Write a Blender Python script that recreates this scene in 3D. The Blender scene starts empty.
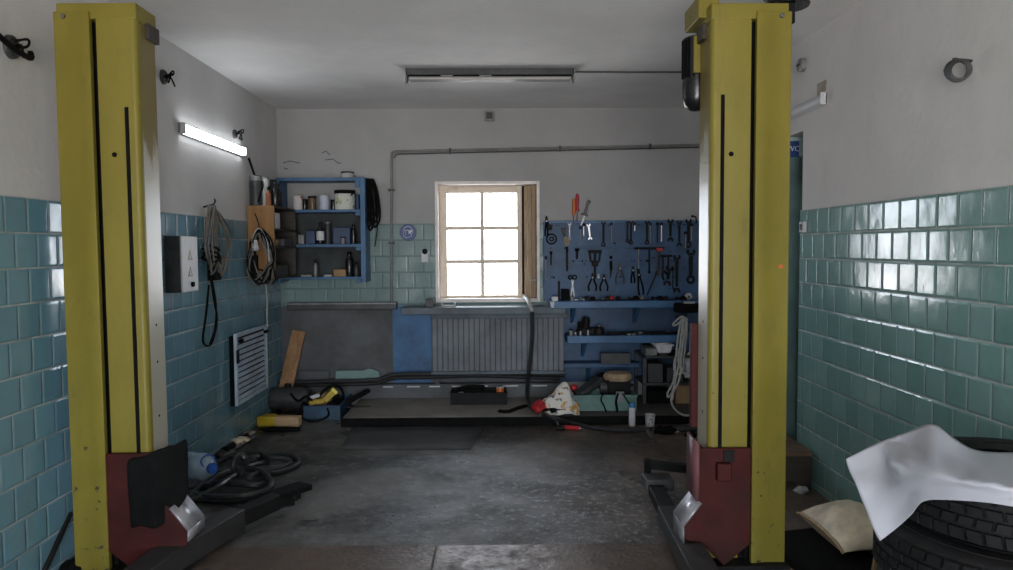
import bpy, bmesh, math, random
from mathutils import Vector, Matrix, Euler, noise
R = math.radians
random.seed(7)
SC = bpy.context.scene
COL = SC.collection

# ------------------------------------------------------------------ camera
CAM = Vector((0, 0, 1.47)); F = 750.0
YAW, PITCH, ROLL = R(0.88), R(2.9), R(0.30)
fw = Vector((math.sin(YAW)*math.cos(PITCH), math.cos(YAW)*math.cos(PITCH), -math.sin(PITCH)))
r0 = Vector((math.cos(YAW), -math.sin(YAW), 0)); u0 = r0.cross(fw)
rt = r0*math.cos(ROLL) - u0*math.sin(ROLL)
up = u0*math.cos(ROLL) + r0*math.sin(ROLL)
cd = bpy.data.cameras.new('camera'); cam = bpy.data.objects.new('camera', cd); COL.objects.link(cam)
cd.sensor_width = 36; cd.lens = 36*F/1013; cd.clip_start = .02
cam.matrix_world = Matrix(((rt.x, up.x, -fw.x, CAM.x), (rt.y, up.y, -fw.y, CAM.y), (rt.z, up.z, -fw.z, CAM.z), (0, 0, 0, 1)))
SC.camera = cam
def ray(x, y): return fw*F + rt*(x-506.5) - up*(y-285)
def atY(x, y, Y): d = ray(x, y); return CAM + d*((Y-CAM.y)/d.y)     # point of the plane at depth Y
def atX(x, y, X): d = ray(x, y); return CAM + d*((X-CAM.x)/d.x)
def atZ(x, y, Z=0.): d = ray(x, y); return CAM + d*((Z-CAM.z)/d.z)

# room: left/right wall, back wall, ceiling
XL, XR, YB, ZC, YF, ZT = -1.99, 1.92, 7.0, 2.75, -2.6, 1.69
ST = .075                                                               # height of the step along the back wall

# ------------------------------------------------------------------ materials
class NT:
    def __init__(s, name):
        s.m = bpy.data.materials.new(name); s.m.use_nodes = True
        s.t = s.m.node_tree; s.b = s.t.nodes['Principled BSDF']; s.out = s.t.nodes['Material Output']
    def n(s, t, **k):
        nd = s.t.nodes.new(t)
        for a, v in k.items(): setattr(nd, a, v)
        return nd
    def l(s, a, b): s.t.links.new(a, b)
    def val(s, sock, v):
        if hasattr(v, 'links') or isinstance(v, bpy.types.NodeSocket): s.l(v, sock)
        else: sock.default_value = v
    def math(s, op, a, b=None, c=None):
        nd = s.n('ShaderNodeMath', operation=op)
        for i, v in enumerate((a, b, c)):
            if v is not None: s.val(nd.inputs[i], v)
        return nd.outputs[0]
    def mix(s, f, a, b, mode='MIX'):
        nd = s.n('ShaderNodeMix', data_type='RGBA', blend_type=mode)
        s.val(nd.inputs[0], f)
        for i, v in ((6, a), (7, b)):
            s.val(nd.inputs[i], v if not isinstance(v, tuple) else (*v, 1))
        return nd.outputs[2]
    def co(s, scale=(1, 1, 1), off=(0, 0, 0)):
        t = s.n('ShaderNodeTexCoord'); m = s.n('ShaderNodeMapping')
        m.inputs['Scale'].default_value = scale; m.inputs['Location'].default_value = off
        s.l(t.outputs['Object'], m.inputs['Vector']); return m.outputs[0]
    def noise(s, sc, det=5, rough=.6, vec=None, dist=0):
        nd = s.n('ShaderNodeTexNoise'); nd.inputs['Scale'].default_value = sc; nd.inputs['Detail'].default_value = det
        nd.inputs['Roughness'].default_value = rough; nd.inputs['Distortion'].default_value = dist
        s.l(vec if vec is not None else s.co(), nd.inputs['Vector']); return nd.outputs['Fac']
    def ramp(s, f, a, b, lo=0., hi=1.):
        nd = s.n('ShaderNodeMapRange'); nd.interpolation_type = 'SMOOTHSTEP'
        s.val(nd.inputs[0], f)
        for i, v in ((1, a), (2, b), (3, lo), (4, hi)): nd.inputs[i].default_value = v
        return nd.outputs[0]
    def bump(s, h, dist=.002, st=1., normal=None):
        nd = s.n('ShaderNodeBump'); nd.inputs['Distance'].default_value = dist; nd.inputs['Strength'].default_value = st
        s.l(h, nd.inputs['Height'])
        if normal is not None: s.l(normal, nd.inputs['Normal'])
        s.l(nd.outputs[0], s.b.inputs['Normal'])
    def base(s, c): s.val(s.b.inputs['Base Color'], c if not isinstance(c, tuple) else (*c, 1))
    def rough(s, v): s.val(s.b.inputs['Roughness'], v)

def mk(name, c, rough=.5, metal=0., var=.25, dirt=.25, sc=9., dirtc=(.03, .025, .02), bump=.0008, spec=.5):
    """painted / worn surface: tone noise, soft dirt patches, small bumps"""
    s = NT(name)
    v = s.noise(sc, 5)
    dk = tuple(x*(1-var) for x in c); lt = tuple(min(1, x*(1+var)) for x in c)
    col = s.mix(s.ramp(v, .3, .7), dk, lt)
    if dirt: col = s.mix(s.math('MULTIPLY', s.ramp(s.noise(sc*.45, 8, .7, s.co(off=(3, 1, 7))), .45, .75), dirt), col, dirtc)
    s.base(col); s.rough(rough); s.b.inputs['Metallic'].default_value = metal
    s.b.inputs['Specular IOR Level'].default_value = spec
    if bump: s.bump(s.noise(sc*6, 4), bump)
    return s.m

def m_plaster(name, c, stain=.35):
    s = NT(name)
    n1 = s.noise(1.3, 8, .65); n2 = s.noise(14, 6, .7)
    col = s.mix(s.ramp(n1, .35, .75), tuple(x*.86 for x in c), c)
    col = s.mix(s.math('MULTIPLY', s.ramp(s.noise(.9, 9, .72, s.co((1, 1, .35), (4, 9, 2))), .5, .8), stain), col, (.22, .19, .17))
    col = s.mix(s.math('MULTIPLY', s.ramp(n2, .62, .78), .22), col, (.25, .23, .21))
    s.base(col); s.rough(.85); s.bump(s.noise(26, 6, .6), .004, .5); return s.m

def m_tile(name, axis, c1, c2, grout=(.45, .47, .45), rough=.13, gl=1., tilt=.022):
    s = NT(name)
    sep = s.n('ShaderNodeSeparateXYZ'); s.l(s.co(), sep.inputs[0])
    u = sep.outputs[axis]; v = s.math('SUBTRACT', sep.outputs[2], ZT-3.0)
    vr = s.math('DIVIDE', v, .15); row = s.math('FLOOR', vr)
    off = s.math('MULTIPLY', s.math('MODULO', row, 2), .42)
    cu = s.math('ADD', s.math('ADD', s.math('DIVIDE', u, .15), off), 100.)
    col = s.math('FLOOR', cu)
    fu, fv = s.math('FRACT', cu), s.math('FRACT', vr)
    du = s.math('MINIMUM', fu, s.math('SUBTRACT', 1., fu)); dv = s.math('MINIMUM', fv, s.math('SUBTRACT', 1., fv))
    d = s.math('MINIMUM', s.math('ADD', du, .006), dv)
    cmb = s.n('ShaderNodeCombineXYZ'); s.l(col, cmb.inputs[0]); s.l(row, cmb.inputs[1])
    wn = s.n('ShaderNodeTexWhiteNoise', noise_dimensions='2D'); s.l(cmb.outputs[0], wn.inputs['Vector'])
    g = s.ramp(d, .014, .028, 1., 0.)
    tc = s.mix(wn.outputs['Value'], c1, c2)
    tc = s.mix(s.math('MULTIPLY', s.ramp(s.noise(5, 7, .7), .4, .8), .35), tc, tuple(x*.62 for x in c1))
    gc = s.mix(s.ramp(s.noise(7, 4), .35, .65), tuple(x*.55 for x in grout), grout)
    s.base(s.mix(s.math('MULTIPLY', g, gl), tc, gc))
    s.rough(s.math('ADD', s.math('MULTIPLY', g, .5), s.ramp(s.noise(4, 5), .3, .8, rough*.8, rough*1.7)))
    geo = s.n('ShaderNodeNewGeometry')
    a = s.n('ShaderNodeVectorMath', operation='SUBTRACT'); s.l(wn.outputs['Color'], a.inputs[0]); a.inputs[1].default_value = (.5, .5, .5)
    b = s.n('ShaderNodeVectorMath', operation='SCALE'); s.l(a.outputs[0], b.inputs[0]); b.inputs['Scale'].default_value = tilt
    cc = s.n('ShaderNodeVectorMath', operation='ADD'); s.l(geo.outputs['Normal'], cc.inputs[0]); s.l(b.outputs[0], cc.inputs[1])
    nn = s.n('ShaderNodeVectorMath', operation='NORMALIZE'); s.l(cc.outputs[0], nn.inputs[0])
    h = s.math('ADD', s.ramp(d, .0, .10), s.math('MULTIPLY', s.noise(8, 3, .5), .9))
    s.bump(h, .0035, .6*gl+.1, nn.outputs[0]); return s.m

def m_floor():
    s = NT('oily_concrete')
    n1 = s.noise(.9, 9, .68, dist=.6); n2 = s.noise(3.2, 9, .72, s.co(off=(5, 2, 0))); n3 = s.noise(13, 9, .82)
    col = s.mix(s.ramp(n1, .40, .62), (.028, .027, .025), (.145, .137, .128))
    col = s.mix(s.math('MULTIPLY', s.ramp(n2, .50, .74), .75), col, (.034, .032, .030))
    col = s.mix(s.math('MULTIPLY', s.ramp(n3, .53, .66), .60), col, (.34, .33, .33))
    sep = s.n('ShaderNodeSeparateXYZ'); s.l(s.co(), sep.inputs[0])
    br = s.math('MULTIPLY', s.ramp(sep.outputs[0], -.1, 1.1), s.ramp(n1, .25, .6))
    col = s.mix(s.math('MULTIPLY', br, .6), col, (.14, .088, .055))
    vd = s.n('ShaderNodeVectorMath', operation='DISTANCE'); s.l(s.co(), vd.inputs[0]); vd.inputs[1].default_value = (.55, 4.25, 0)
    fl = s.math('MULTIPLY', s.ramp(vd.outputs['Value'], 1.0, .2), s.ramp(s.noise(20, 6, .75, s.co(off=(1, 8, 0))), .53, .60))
    col = s.mix(s.math('MULTIPLY', fl, .8), col, (.36, .355, .36))                    # pale flecks gathered around one spot
    s.base(col)
    s.rough(s.ramp(n2, .38, .66, .62, .26))
    s.bump(s.math('ADD', n3, s.math('MULTIPLY', n2, 2.)), .011, .6); return s.m

def m_steelplate():
    s = NT('rusty_steel_plate')
    n1 = s.noise(1.6, 9, .7); n2 = s.noise(9, 8, .75)
    col = s.mix(s.ramp(n1, .35, .65), (.085, .060, .045), (.16, .115, .09))
    col = s.mix(s.math('MULTIPLY', s.ramp(n2, .5, .7), .7), col, (.045, .04, .04))
    s.base(col); s.rough(s.ramp(n2, .35, .7, .28, .62)); s.b.inputs['Metallic'].default_value = .25
    s.bump(s.math('ADD', n2, s.noise(40, 4)), .006, .6); return s.m

def m_yellow(name, c=(.220, .180, .029)):
    s = NT(name)
    n1 = s.noise(2.2, 7, .65, s.co((1, 1, .4))); n2 = s.noise(22, 6, .75); n3 = s.noise(5.5, 9, .8, s.co((1.6, 1, .6), (2, 3, 1)))
    col = s.mix(s.ramp(n1, .3, .7), tuple(x*.82 for x in c), tuple(x*1.1 for x in c))
    col = s.mix(s.math('MULTIPLY', s.ramp(n3, .53, .76), .55), col, (.12, .10, .035))
    sep = s.n('ShaderNodeSeparateXYZ'); s.l(s.co(), sep.inputs[0])
    chipth = s.ramp(sep.outputs[2], .2, 1.2, .610, .715)
    chip = s.math('GREATER_THAN', n2, chipth)
    s.base(s.mix(chip, col, (.035, .03, .025))); s.rough(s.ramp(n3, .4, .7, .36, .58)); s.b.inputs['Specular IOR Level'].default_value = .3; s.bump(s.math('SUBTRACT', s.noise(4, 3), s.math('MULTIPLY', chip, .3)), .003, .5); return s.m

def m_worn_side(name):
    s = NT(name)
    sep = s.n('ShaderNodeSeparateXYZ'); s.l(s.co(), sep.inputs[0])
    w = s.math('ADD', s.ramp(sep.outputs[2], 2.3, 1.6, -.25, .25), s.noise(8, 8, .75, s.co((1, 1, .25))))
    col = s.mix(s.ramp(w, .48, .62), (.20, .15, .035), (.45, .42, .33))
    s.base(col); s.rough(.32)
    s.bump(s.noise(12, 5), .002, .5); return s.m

def m_wood(name, c1, c2, sc=5., axis=2, rough=.6):
    s = NT(name)
    k = [6., 6., 6.]; k[axis] = .55
    n = s.noise(sc, 6, .6, s.co(tuple(k)), .8)
    col = s.mix(s.ramp(n, .3, .7), c1, c2)
    col = s.mix(s.math('MULTIPLY', s.ramp(s.noise(6, 7, .7), .5, .75), .4), col, tuple(x*.35 for x in c1))
    s.base(col); s.rough(rough); s.bump(n, .001, .6); return s.m

def m_emit(name, c, st):
    s = NT(name); s.b.inputs['Emission Color'].default_value = (*c, 1); s.b.inputs['Emission Strength'].default_value = st
    s.base(tuple(min(1., x) for x in c)); return s.m

def m_glass(name, tint=(.97, .98, 1), refl=.06):
    s = NT(name)
    t = s.n('ShaderNodeBsdfTransparent'); t.inputs[0].default_value = (*tint, 1)
    g = s.n('ShaderNodeBsdfGlossy'); g.inputs['Roughness'].default_value = .03
    f = s.n('ShaderNodeFresnel'); f.inputs[0].default_value = 1.45
    mx = s.n('ShaderNodeMixShader'); s.l(f.outputs[0], mx.inputs[0]); s.l(t.outputs[0], mx.inputs[1]); s.l(g.outputs[0], mx.inputs[2])
    s.l(mx.outputs[0], s.out.inputs[0]); return s.m

def m_clear(name, c, a=.4, rough=.15):
    s = NT(name); s.base(c); s.b.inputs['Alpha'].default_value = a; s.rough(rough); return s.m

def m_spots(name, base, a, b, sc=14.):
    s = NT(name)
    n1 = s.noise(sc, 2, .5, dist=1.2); n2 = s.noise(sc*1.3, 2, .5, s.co(off=(7, 3, 5)), 1.)
    col = s.mix(s.ramp(n1, .55, .62), base, a); col = s.mix(s.ramp(n2, .60, .66), col, b)
    s.base(col); s.rough(.9); s.bump(s.noise(60, 4), .001); return s.m

M = dict(
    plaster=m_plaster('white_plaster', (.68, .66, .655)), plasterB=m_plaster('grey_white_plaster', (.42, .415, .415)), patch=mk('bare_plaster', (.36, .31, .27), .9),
    ceil=m_plaster('ceiling_whitewash', (.86, .84, .835), .18),
    tileL=m_tile('blue_shaded_tile_left', 1, (.130, .270, .345), (.175, .335, .415), rough=.16),  # left wall's shading put into a bluer copy of the tile colour
    tileR=m_tile('sea_green_tile_right', 1, (.150, .285, .265), (.205, .350, .330)),
    paintB=m_tile('green_painted_tile_back', 0, (.125, .205, .200), (.135, .215, .210), (.105, .18, .175), .35, .35, .012),
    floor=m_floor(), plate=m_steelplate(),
    shelfdark=mk('shelf_interior_dark', (.05, .058, .06), .8, 0, .3, .3, 5), burnt=mk('dull_orange_can', (.26, .085, .025), .5, 0, .3, .5, 20),
    step=mk('step_concrete', (.27, .245, .22), .8, 0, .35, .6, 3.5, bump=.004),
    greyp=mk('grey_wall_paint', (.105, .108, .115), .75, 0, .3, .5, 2.5, bump=.003),
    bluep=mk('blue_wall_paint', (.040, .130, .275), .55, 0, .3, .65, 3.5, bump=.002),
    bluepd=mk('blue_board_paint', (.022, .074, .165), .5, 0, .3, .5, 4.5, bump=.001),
    blue=mk('blue_shelf_paint', (.038, .120, .250), .45, 0, .2, .35, 5),
    panel=mk('grey_painted_boards', (.16, .175, .195), .6, 0, .2, .4, 3.5, bump=.001),
    sill=mk('grey_sill_paint', (.10, .125, .145), .6, 0, .25, .45, 4),
    winwood=m_wood('cream_window_wood', (.68, .57, .45), (.82, .72, .60), 4, 2, .55),
    winwoodx=m_wood('cream_window_wood_rail', (.68, .57, .45), (.82, .72, .60), 4, 0, .55),
    oldwood=m_wood('bare_brown_wood', (.30, .20, .115), (.48, .35, .22), 4, 2, .6),
    whitep=mk('white_reveal_paint', (.86, .80, .77), .6, 0, .1, .2, 6),
    yellow=m_yellow('yellow_lift_paint'), side=m_worn_side('worn_yellow_side'),
    red=mk('dark_red_paint', (.050, .007, .006), .6, 0, .3, .45, 6, spec=.22),
    pink=mk('faded_red_paint', (.17, .07, .075), .5, 0, .2, .3, 5, spec=.3),
    silver=mk('scuffed_bare_steel', (.46, .44, .46), .38, .55, .15, .3, 9),
    steel=mk('tool_steel', (.20, .20, .21), .38, .85, .15, .3, 25),
    chrome=mk('bright_chrome', (.50, .50, .52), .3, 1., .05, .1, 20),
    dsteel=mk('dark_oily_steel', (.010, .0095, .010), .6, 0, .3, .3, 15, dirtc=(.02, .016, .013), spec=.2),
    armtop=mk('grey_steel_arm', (.032, .030, .030), .55, .1, .3, .5, 6),
    black=mk('black_rubber', (.005, .005, .005), .8, 0, .3, .2, 12, dirtc=(.012, .011, .010), spec=.12),
    gloss=mk('black_gloss_plastic', (.010, .010, .011), .25, 0, .2, .1, 9),
    hose=mk('black_hose', (.02, .02, .022), .36, 0, .2, .2, 12),
    tyre=mk('tyre_rubber', (.007, .007, .0075), .7, 0, .3, .25, 18, (.03, .027, .025), .001, spec=.25),
    white=mk('white_paint_metal', (.62, .62, .63), .4, 0, .08, .2, 8),
    offw=mk('grey_white_plastic', (.45, .45, .45), .5, 0, .1, .3, 12),
    vent=mk('pale_blue_enamel', (.48, .58, .68), .4, 0, .1, .3, 7),
    greym=mk('grey_metal', (.21, .21, .215), .5, .3, .2, .35, 9),
    dgrey=mk('dark_grey_metal', (.05, .052, .055), .5, .2, .3, .3, 9),
    pipe=mk('grey_conduit', (.25, .245, .24), .5, .3, .15, .3, 8),
    wood=m_wood('orange_plank', (.26, .13, .055), (.42, .235, .11), 3.5),
    ply=m_wood('varnished_cabinet_wood', (.19, .085, .024), (.29, .145, .046), 2.5),
    lwood=m_wood('pale_wood_block', (.42, .27, .14), (.56, .39, .22), 4, 0),
    dwood=m_wood('dark_dirty_wood', (.026, .019, .014), (.055, .040, .028), 4, 0),
    yel=mk('yellow_plastic', (.48, .33, .02), .45, 0, .15, .25, 9),
    orange=mk('orange_plastic', (.55, .13, .02), .4, 0, .1, .15, 9),
    redp=mk('bright_red_plastic', (.42, .018, .022), .42, 0, .15, .25, 9),
    teal=mk('teal_metal_box', (.11, .205, .18), .55, 0, .2, .45, 5),
    tealp=mk('pale_teal_board', (.20, .32, .30), .6, 0, .15, .35, 5),
    navy=mk('dark_blue_box', (.025, .052, .12), .5, 0, .3, .4, 6),
    cable=mk('pale_cable', (.42, .42, .40), .55, 0, .12, .25, 20),
    gcable=mk('grey_cable', (.12, .115, .105), .55, 0, .2, .3, 20),
    bcable=mk('brown_flex', (.20, .155, .10), .55, 0, .2, .3, 20),
    rag=m_spots('printed_rag_cloth', (.66, .63, .58), (.55, .30, .08), (.10, .10, .12), 12.),
    label=mk('paper_label', (.60, .60, .62), .7, 0, .1, .2, 12),
    redlab=m_spots('red_white_can_label', (.58, .55, .54), (.38, .04, .05), (.38, .05, .06), 9.),
    bluelab=m_spots('blue_white_can_label', (.50, .54, .64), (.07, .10, .34), (.5, .5, .6), 7.),
    paintlab=m_spots('paint_can_label', (.60, .61, .56), (.02, .02, .025), (.45, .47, .25), 9.),
    brownj=mk('brown_jar_content', (.12, .075, .035), .3, 0, .3, .2, 9),
    cardb=mk('brown_cardboard', (.30, .19, .10), .8, 0, .15, .2, 6),
    lampw=mk('lamp_housing_white', (.55, .56, .58), .4, 0, .05, .15, 8),
    tube=mk('dead_tube_glass', (.40, .39, .38), .2, 0, .05, .1, 8),
    lamp=m_emit('lit_diffuser', (.90, .96, 1.), 11.),
    signb=mk('blue_sign_enamel', (.012, .045, .18), .4, 0, .1, .1, 10, bump=0),
    signw=mk('white_sign_ink', (.60, .62, .66), .5, 0, .05, .05, 10, bump=0),
    paper=mk('grey_white_paper', (.66, .66, .68), .8, 0, .08, .1, 6),
    sheet=mk('white_plastic_sheet', (.42, .42, .465), .42, 0, .05, .06, 4, bump=.0006),
    sack=mk('cream_woven_sack', (.80, .68, .50), .55, 0, .18, .35, 8, (.14, .09, .05), .002),
    door=mk('dark_teal_door', (.075, .135, .130), .5, 0, .2, .3, 4),
    lint=mk('pale_teal_paint', (.33, .44, .45), .5, 0, .1, .2, 4),
    glass=m_glass('window_glass'),
    bottle=m_clear('clear_blue_plastic', (.55, .70, .85), .5),
    jar=m_clear('jar_glass', (.25, .25, .22), .45, .08),
    mat=mk('dark_floor_mat', (.055, .055, .057), .8, 0, .25, .3, 5, (.09, .09, .09), .002),
    sponge=mk('pipe_black', (.03, .03, .032), .5, .2, .3, .4, 6),
)

# ------------------------------------------------------------------ mesh building
def rotm(d):
    d = Vector(d).normalized()
    return d.to_track_quat('Z', 'Y').to_matrix().to_4x4()
class MB:
    def __init__(s): s.bm = bmesh.new()
    def add(s, vs, fs):
        v = [s.bm.verts.new(p) for p in vs]
        for f in fs:
            try: s.bm.faces.new([v[i] for i in f])
            except ValueError: pass
        return s
    def box(s, x0, x1, y0, y1, z0, z1, mat=None):
        x0, x1 = min(x0, x1), max(x0, x1)
        vs = [Vector((x, y, z)) for z in (z0, z1) for y in (y0, y1) for x in (x0, x1)]
        if mat: vs = [mat @ v for v in vs]
        return s.add(vs, [(0, 2, 3, 1), (4, 5, 7, 6), (0, 1, 5, 4), (2, 6, 7, 3), (0, 4, 6, 2), (1, 3, 7, 5)])
    def bar(s, a, b, w, h, upv=(0, 0, 1)):
        """square bar from a to b, w across, h along upv"""
        a, b = Vector(a), Vector(b); d = (b-a); L = d.length; d.normalize()
        sd = d.cross(Vector(upv)).normalized(); u = sd.cross(d)
        m = Matrix((( d.x, sd.x, u.x, a.x), (d.y, sd.y, u.y, a.y), (d.z, sd.z, u.z, a.z), (0, 0, 0, 1)))
        return s.box(0, L, -w/2, w/2, -h/2, h/2, m)
    def prism(s, poly, h0, h1, plane='xz', mat=None):
        """polygon extruded: plane 'xz' extrudes along y, 'xy' along z, 'yz' along x"""
        def P(a, b, h): return Vector({'xz': (a, h, b), 'xy': (a, b, h), 'yz': (h, a, b)}[plane])
        n = len(poly); vs = [P(a, b, h0) for a, b in poly] + [P(a, b, h1) for a, b in poly]
        if mat: vs = [mat @ v for v in vs]
        fs = [tuple(range(n)), tuple(range(2*n-1, n-1, -1))] + [(i, n+i, n+(i+1) % n, (i+1) % n) for i in range(n)]
        return s.add(vs, fs)
    def lathe(s, prof, n=20, mat=None, close=False):
        m = len(prof); vs = []
        for i in range(n):
            a = 2*math.pi*i/n
            for r, z in prof: vs.append(Vector((r*math.cos(a), r*math.sin(a), z)))
        if mat: vs = [mat @ v for v in vs]
        fs = []
        for i in range(n):
            j = (i+1) % n
            for k in range(m if close else m-1):
                k2 = (k+1) % m
                fs.append((i*m+k, j*m+k, j*m+k2, i*m+k2))
        if not close:
            fs.append(tuple(i*m for i in range(n))[::-1]); fs.append(tuple(i*m+m-1 for i in range(n)))
        return s.add(vs, fs)
    def cyl(s, a, b, r0, r1=None, n=14):
        a, b = Vector(a), Vector(b); r1 = r0 if r1 is None else r1
        return s.lathe([(r0, 0), (r1, (b-a).length)], n, Matrix.Translation(a) @ rotm(b-a))
    def tube(s, pts, r, n=7, closed=False):
        pts = [Vector(p) for p in pts]; N = len(pts); vs = []; nrm = None
        for i, p in enumerate(pts):
            if closed: t = pts[(i+1) % N]-pts[i-1]
            else: t = pts[min(i+1, N-1)]-pts[max(i-1, 0)]
            if t.length < 1e-9: t = Vector((0, 0, 1))
            t.normalize()
            if nrm is None: nrm = t.orthogonal()
            nrm = (nrm - t*nrm.dot(t))
            if nrm.length < 1e-6: nrm = t.orthogonal()
            nrm.normalize(); bi = t.cross(nrm)
            rr = r[i] if isinstance(r, (list, tuple)) else r
            for k in range(n):
                a = 2*math.pi*k/n; vs.append(p + (nrm*math.cos(a)+bi*math.sin(a))*rr)
        fs = []
        for i in range(N if closed else N-1):
            j = (i+1) % N
            for k in range(n): fs.append((i*n+k, i*n+(k+1) % n, j*n+(k+1) % n, j*n+k))
        if not closed: fs += [tuple(range(n))[::-1], tuple((N-1)*n+k for k in range(n))]
        return s.add(vs, fs)
    def ring(s, c, axis, R_, r, n=24, k=7):
        m = Matrix.Translation(Vector(c)) @ rotm(axis)
        return s.tube([m @ Vector((R_*math.cos(2*math.pi*i/n), R_*math.sin(2*math.pi*i/n), 0)) for i in range(n)], r, k, True)
    def ball(s, c, rx, ry=None, rz=None, lump=0., seed=0., n=14, nz=9):
        ry = rx if ry is None else ry; rz = rx if rz is None else rz; vs = [Vector(c)+Vector((0, 0, -rz))]; fs = []
        for i in range(1, nz):
            t = math.pi*i/nz
            for k in range(n):
                a = 2*math.pi*k/n; d = Vector((math.sin(t)*math.cos(a), math.sin(t)*math.sin(a), -math.cos(t)))
                f = 1 + lump*noise.noise(d*2.3+Vector((seed, seed*2, 1)))
                vs.append(Vector(c)+Vector((d.x*rx*f, d.y*ry*f, d.z*rz*f)))
        vs.append(Vector(c)+Vector((0, 0, rz))); T = len(vs)-1
        for k in range(n): fs.append((0, 1+(k+1) % n, 1+k)); fs.append((T, T-n+k, T-n+(k+1) % n))
        for i in range(nz-2):
            for k in range(n): fs.append((1+i*n+k, 1+i*n+(k+1) % n, 1+(i+1)*n+(k+1) % n, 1+(i+1)*n+k))
        return s.add(vs, fs)
    def grid(s, P):
        nu, nv = len(P), len(P[0]); vs = [p for row in P for p in row]
        return s.add(vs, [(i*nv+j, i*nv+j+1, (i+1)*nv+j+1, (i+1)*nv+j) for i in range(nu-1) for j in range(nv-1)])
    def obj(s, name, mat, parent=None, w=False, bevel=0., ang=38, loc=None, fix=True, solid=0., sub=0):
        """link as ONE object; w: coordinates are world ones and parent is a thing"""
        bmesh.ops.recalc_face_normals(s.bm, faces=s.bm.faces)
        off = Vector((0, 0, 0)); 
        if parent is not None and w: s.bm.transform(wmat(parent).inverted())
        elif parent is None and fix:
            xs = [v.co for v in s.bm.verts]
            lo = Vector([min(c[i] for c in xs) for i in range(3)]); hi = Vector([max(c[i] for c in xs) for i in range(3)])
            off = Vector(((lo.x+hi.x)/2, (lo.y+hi.y)/2, lo.z)); s.bm.transform(Matrix.Translation(-off))
        me = bpy.data.meshes.new(name); s.bm.to_mesh(me); s.bm.free(); me.materials.append(M[mat] if isinstance(mat, str) else mat)
        me.polygons.foreach_set('use_smooth', [True]*len(me.polygons)); me.set_sharp_from_angle(angle=R(ang))
        o = bpy.data.objects.new(name, me); COL.objects.link(o)
        if parent is not None: o.parent = parent
        o.location = Vector(loc) if loc is not None else off
        if solid: q = o.modifiers.new('solid', 'SOLIDIFY'); q.thickness = solid; q.offset = 0
        if sub: q = o.modifiers.new('sub', 'SUBSURF'); q.levels = q.render_levels = sub
        if bevel: q = o.modifiers.new('bevel', 'BEVEL'); q.width = bevel; q.segments = 2; q.limit_method = 'ANGLE'
        return o
def lmat(o): return Matrix.LocRotScale(o.location, o.rotation_euler, None)
def wmat(o): return (wmat(o.parent) @ lmat(o)) if o.parent else lmat(o)
def tag(o, label, cat, group=None, kind=None):
    o['label'] = label; o['category'] = cat
    if group: o['group'] = group
    if kind: o['kind'] = kind
    return o
def thing(name, label, cat, loc=(0, 0, 0), rz=0., group=None):
    o = bpy.data.objects.new(name, None); o.empty_display_size = .1; COL.objects.link(o)
    o.location = loc; o.rotation_euler = (0, 0, rz); return tag(o, label, cat, group)
def struct(o): o['kind'] = 'structure'; return o
def S(mb, name, mat, parent=None, **k):
    o = mb.obj(name, mat, parent, fix=False, **k)
    if parent is None: o['kind'] = 'structure'
    return o
def cr(pts, n=8, closed=False):
    """Catmull-Rom curve through the points"""
    P = [Vector(p) for p in pts]; N = len(P); out = []
    for i in range(N if closed else N-1):
        g = (lambda k: P[k % N]) if closed else (lambda k: P[max(0, min(N-1, k))])
        a, b, c, d = g(i-1), g(i), g(i+1), g(i+2)
        for j in range(n):
            t = j/n; out.append(.5*((2*b)+(c-a)*t+(2*a-5*b+4*c-d)*t*t+(3*b-a-3*c+d)*t**3))
    if not closed: out.append(P[-1])
    return out
def copy_thing(o):
    c = o.copy(); COL.objects.link(c)
    for ch in list(o.children):
        d = ch.copy(); COL.objects.link(d); d.parent = c
        for g in list(ch.children):
            e = g.copy(); COL.objects.link(e); e.parent = d
    return c
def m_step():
    s = NT('step_concrete_dark_ends')
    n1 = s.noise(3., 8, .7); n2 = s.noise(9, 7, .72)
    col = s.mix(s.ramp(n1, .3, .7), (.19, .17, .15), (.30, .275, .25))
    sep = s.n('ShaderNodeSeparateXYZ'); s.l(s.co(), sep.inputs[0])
    end_dark = s.math('MULTIPLY', s.math('ADD', s.ramp(sep.outputs[0], .15, .55), s.ramp(sep.outputs[0], -.9, -1.3, 0., .5)), s.ramp(n1, .15, .5))  # concrete gets darker towards both ends of the step
    col = s.mix(s.math('MULTIPLY', end_dark, .88), col, (.03, .027, .025))
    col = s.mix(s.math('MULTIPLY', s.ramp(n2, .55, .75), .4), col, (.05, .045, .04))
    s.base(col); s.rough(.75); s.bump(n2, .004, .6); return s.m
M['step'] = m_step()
# ================================================================== THE SETTING
T = .35
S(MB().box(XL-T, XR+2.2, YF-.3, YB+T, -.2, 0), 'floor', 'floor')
S(MB().box(XL-T, XR+2.2, YF-.3, YB+T, ZC, ZC+.2), 'ceiling', 'ceil')
wl = S(MB().box(XL-T, XL-.012, YF-.3, YB+T, 0, ZC), 'wall_left', 'plaster')
S(MB().box(XL-.012, XL, YF, YB, 0, ZT), 'tiling', 'tileL', wl)
D0, D1, DZ = 4.70, 5.05, 2.185                                       # passage opening in the right wall
wr = S(MB().box(XR+.012, XR+T, YF-.3, D0, 0, ZC).box(XR+.012, XR+T, D1, YB+T, 0, ZC).box(XR+.012, XR+T, D0, D1, DZ, ZC), 'wall_right', 'plaster')
S(MB().box(XR, XR+.012, YF, D0, 0, ZT), 'tiling', 'tileR', wr)
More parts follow.
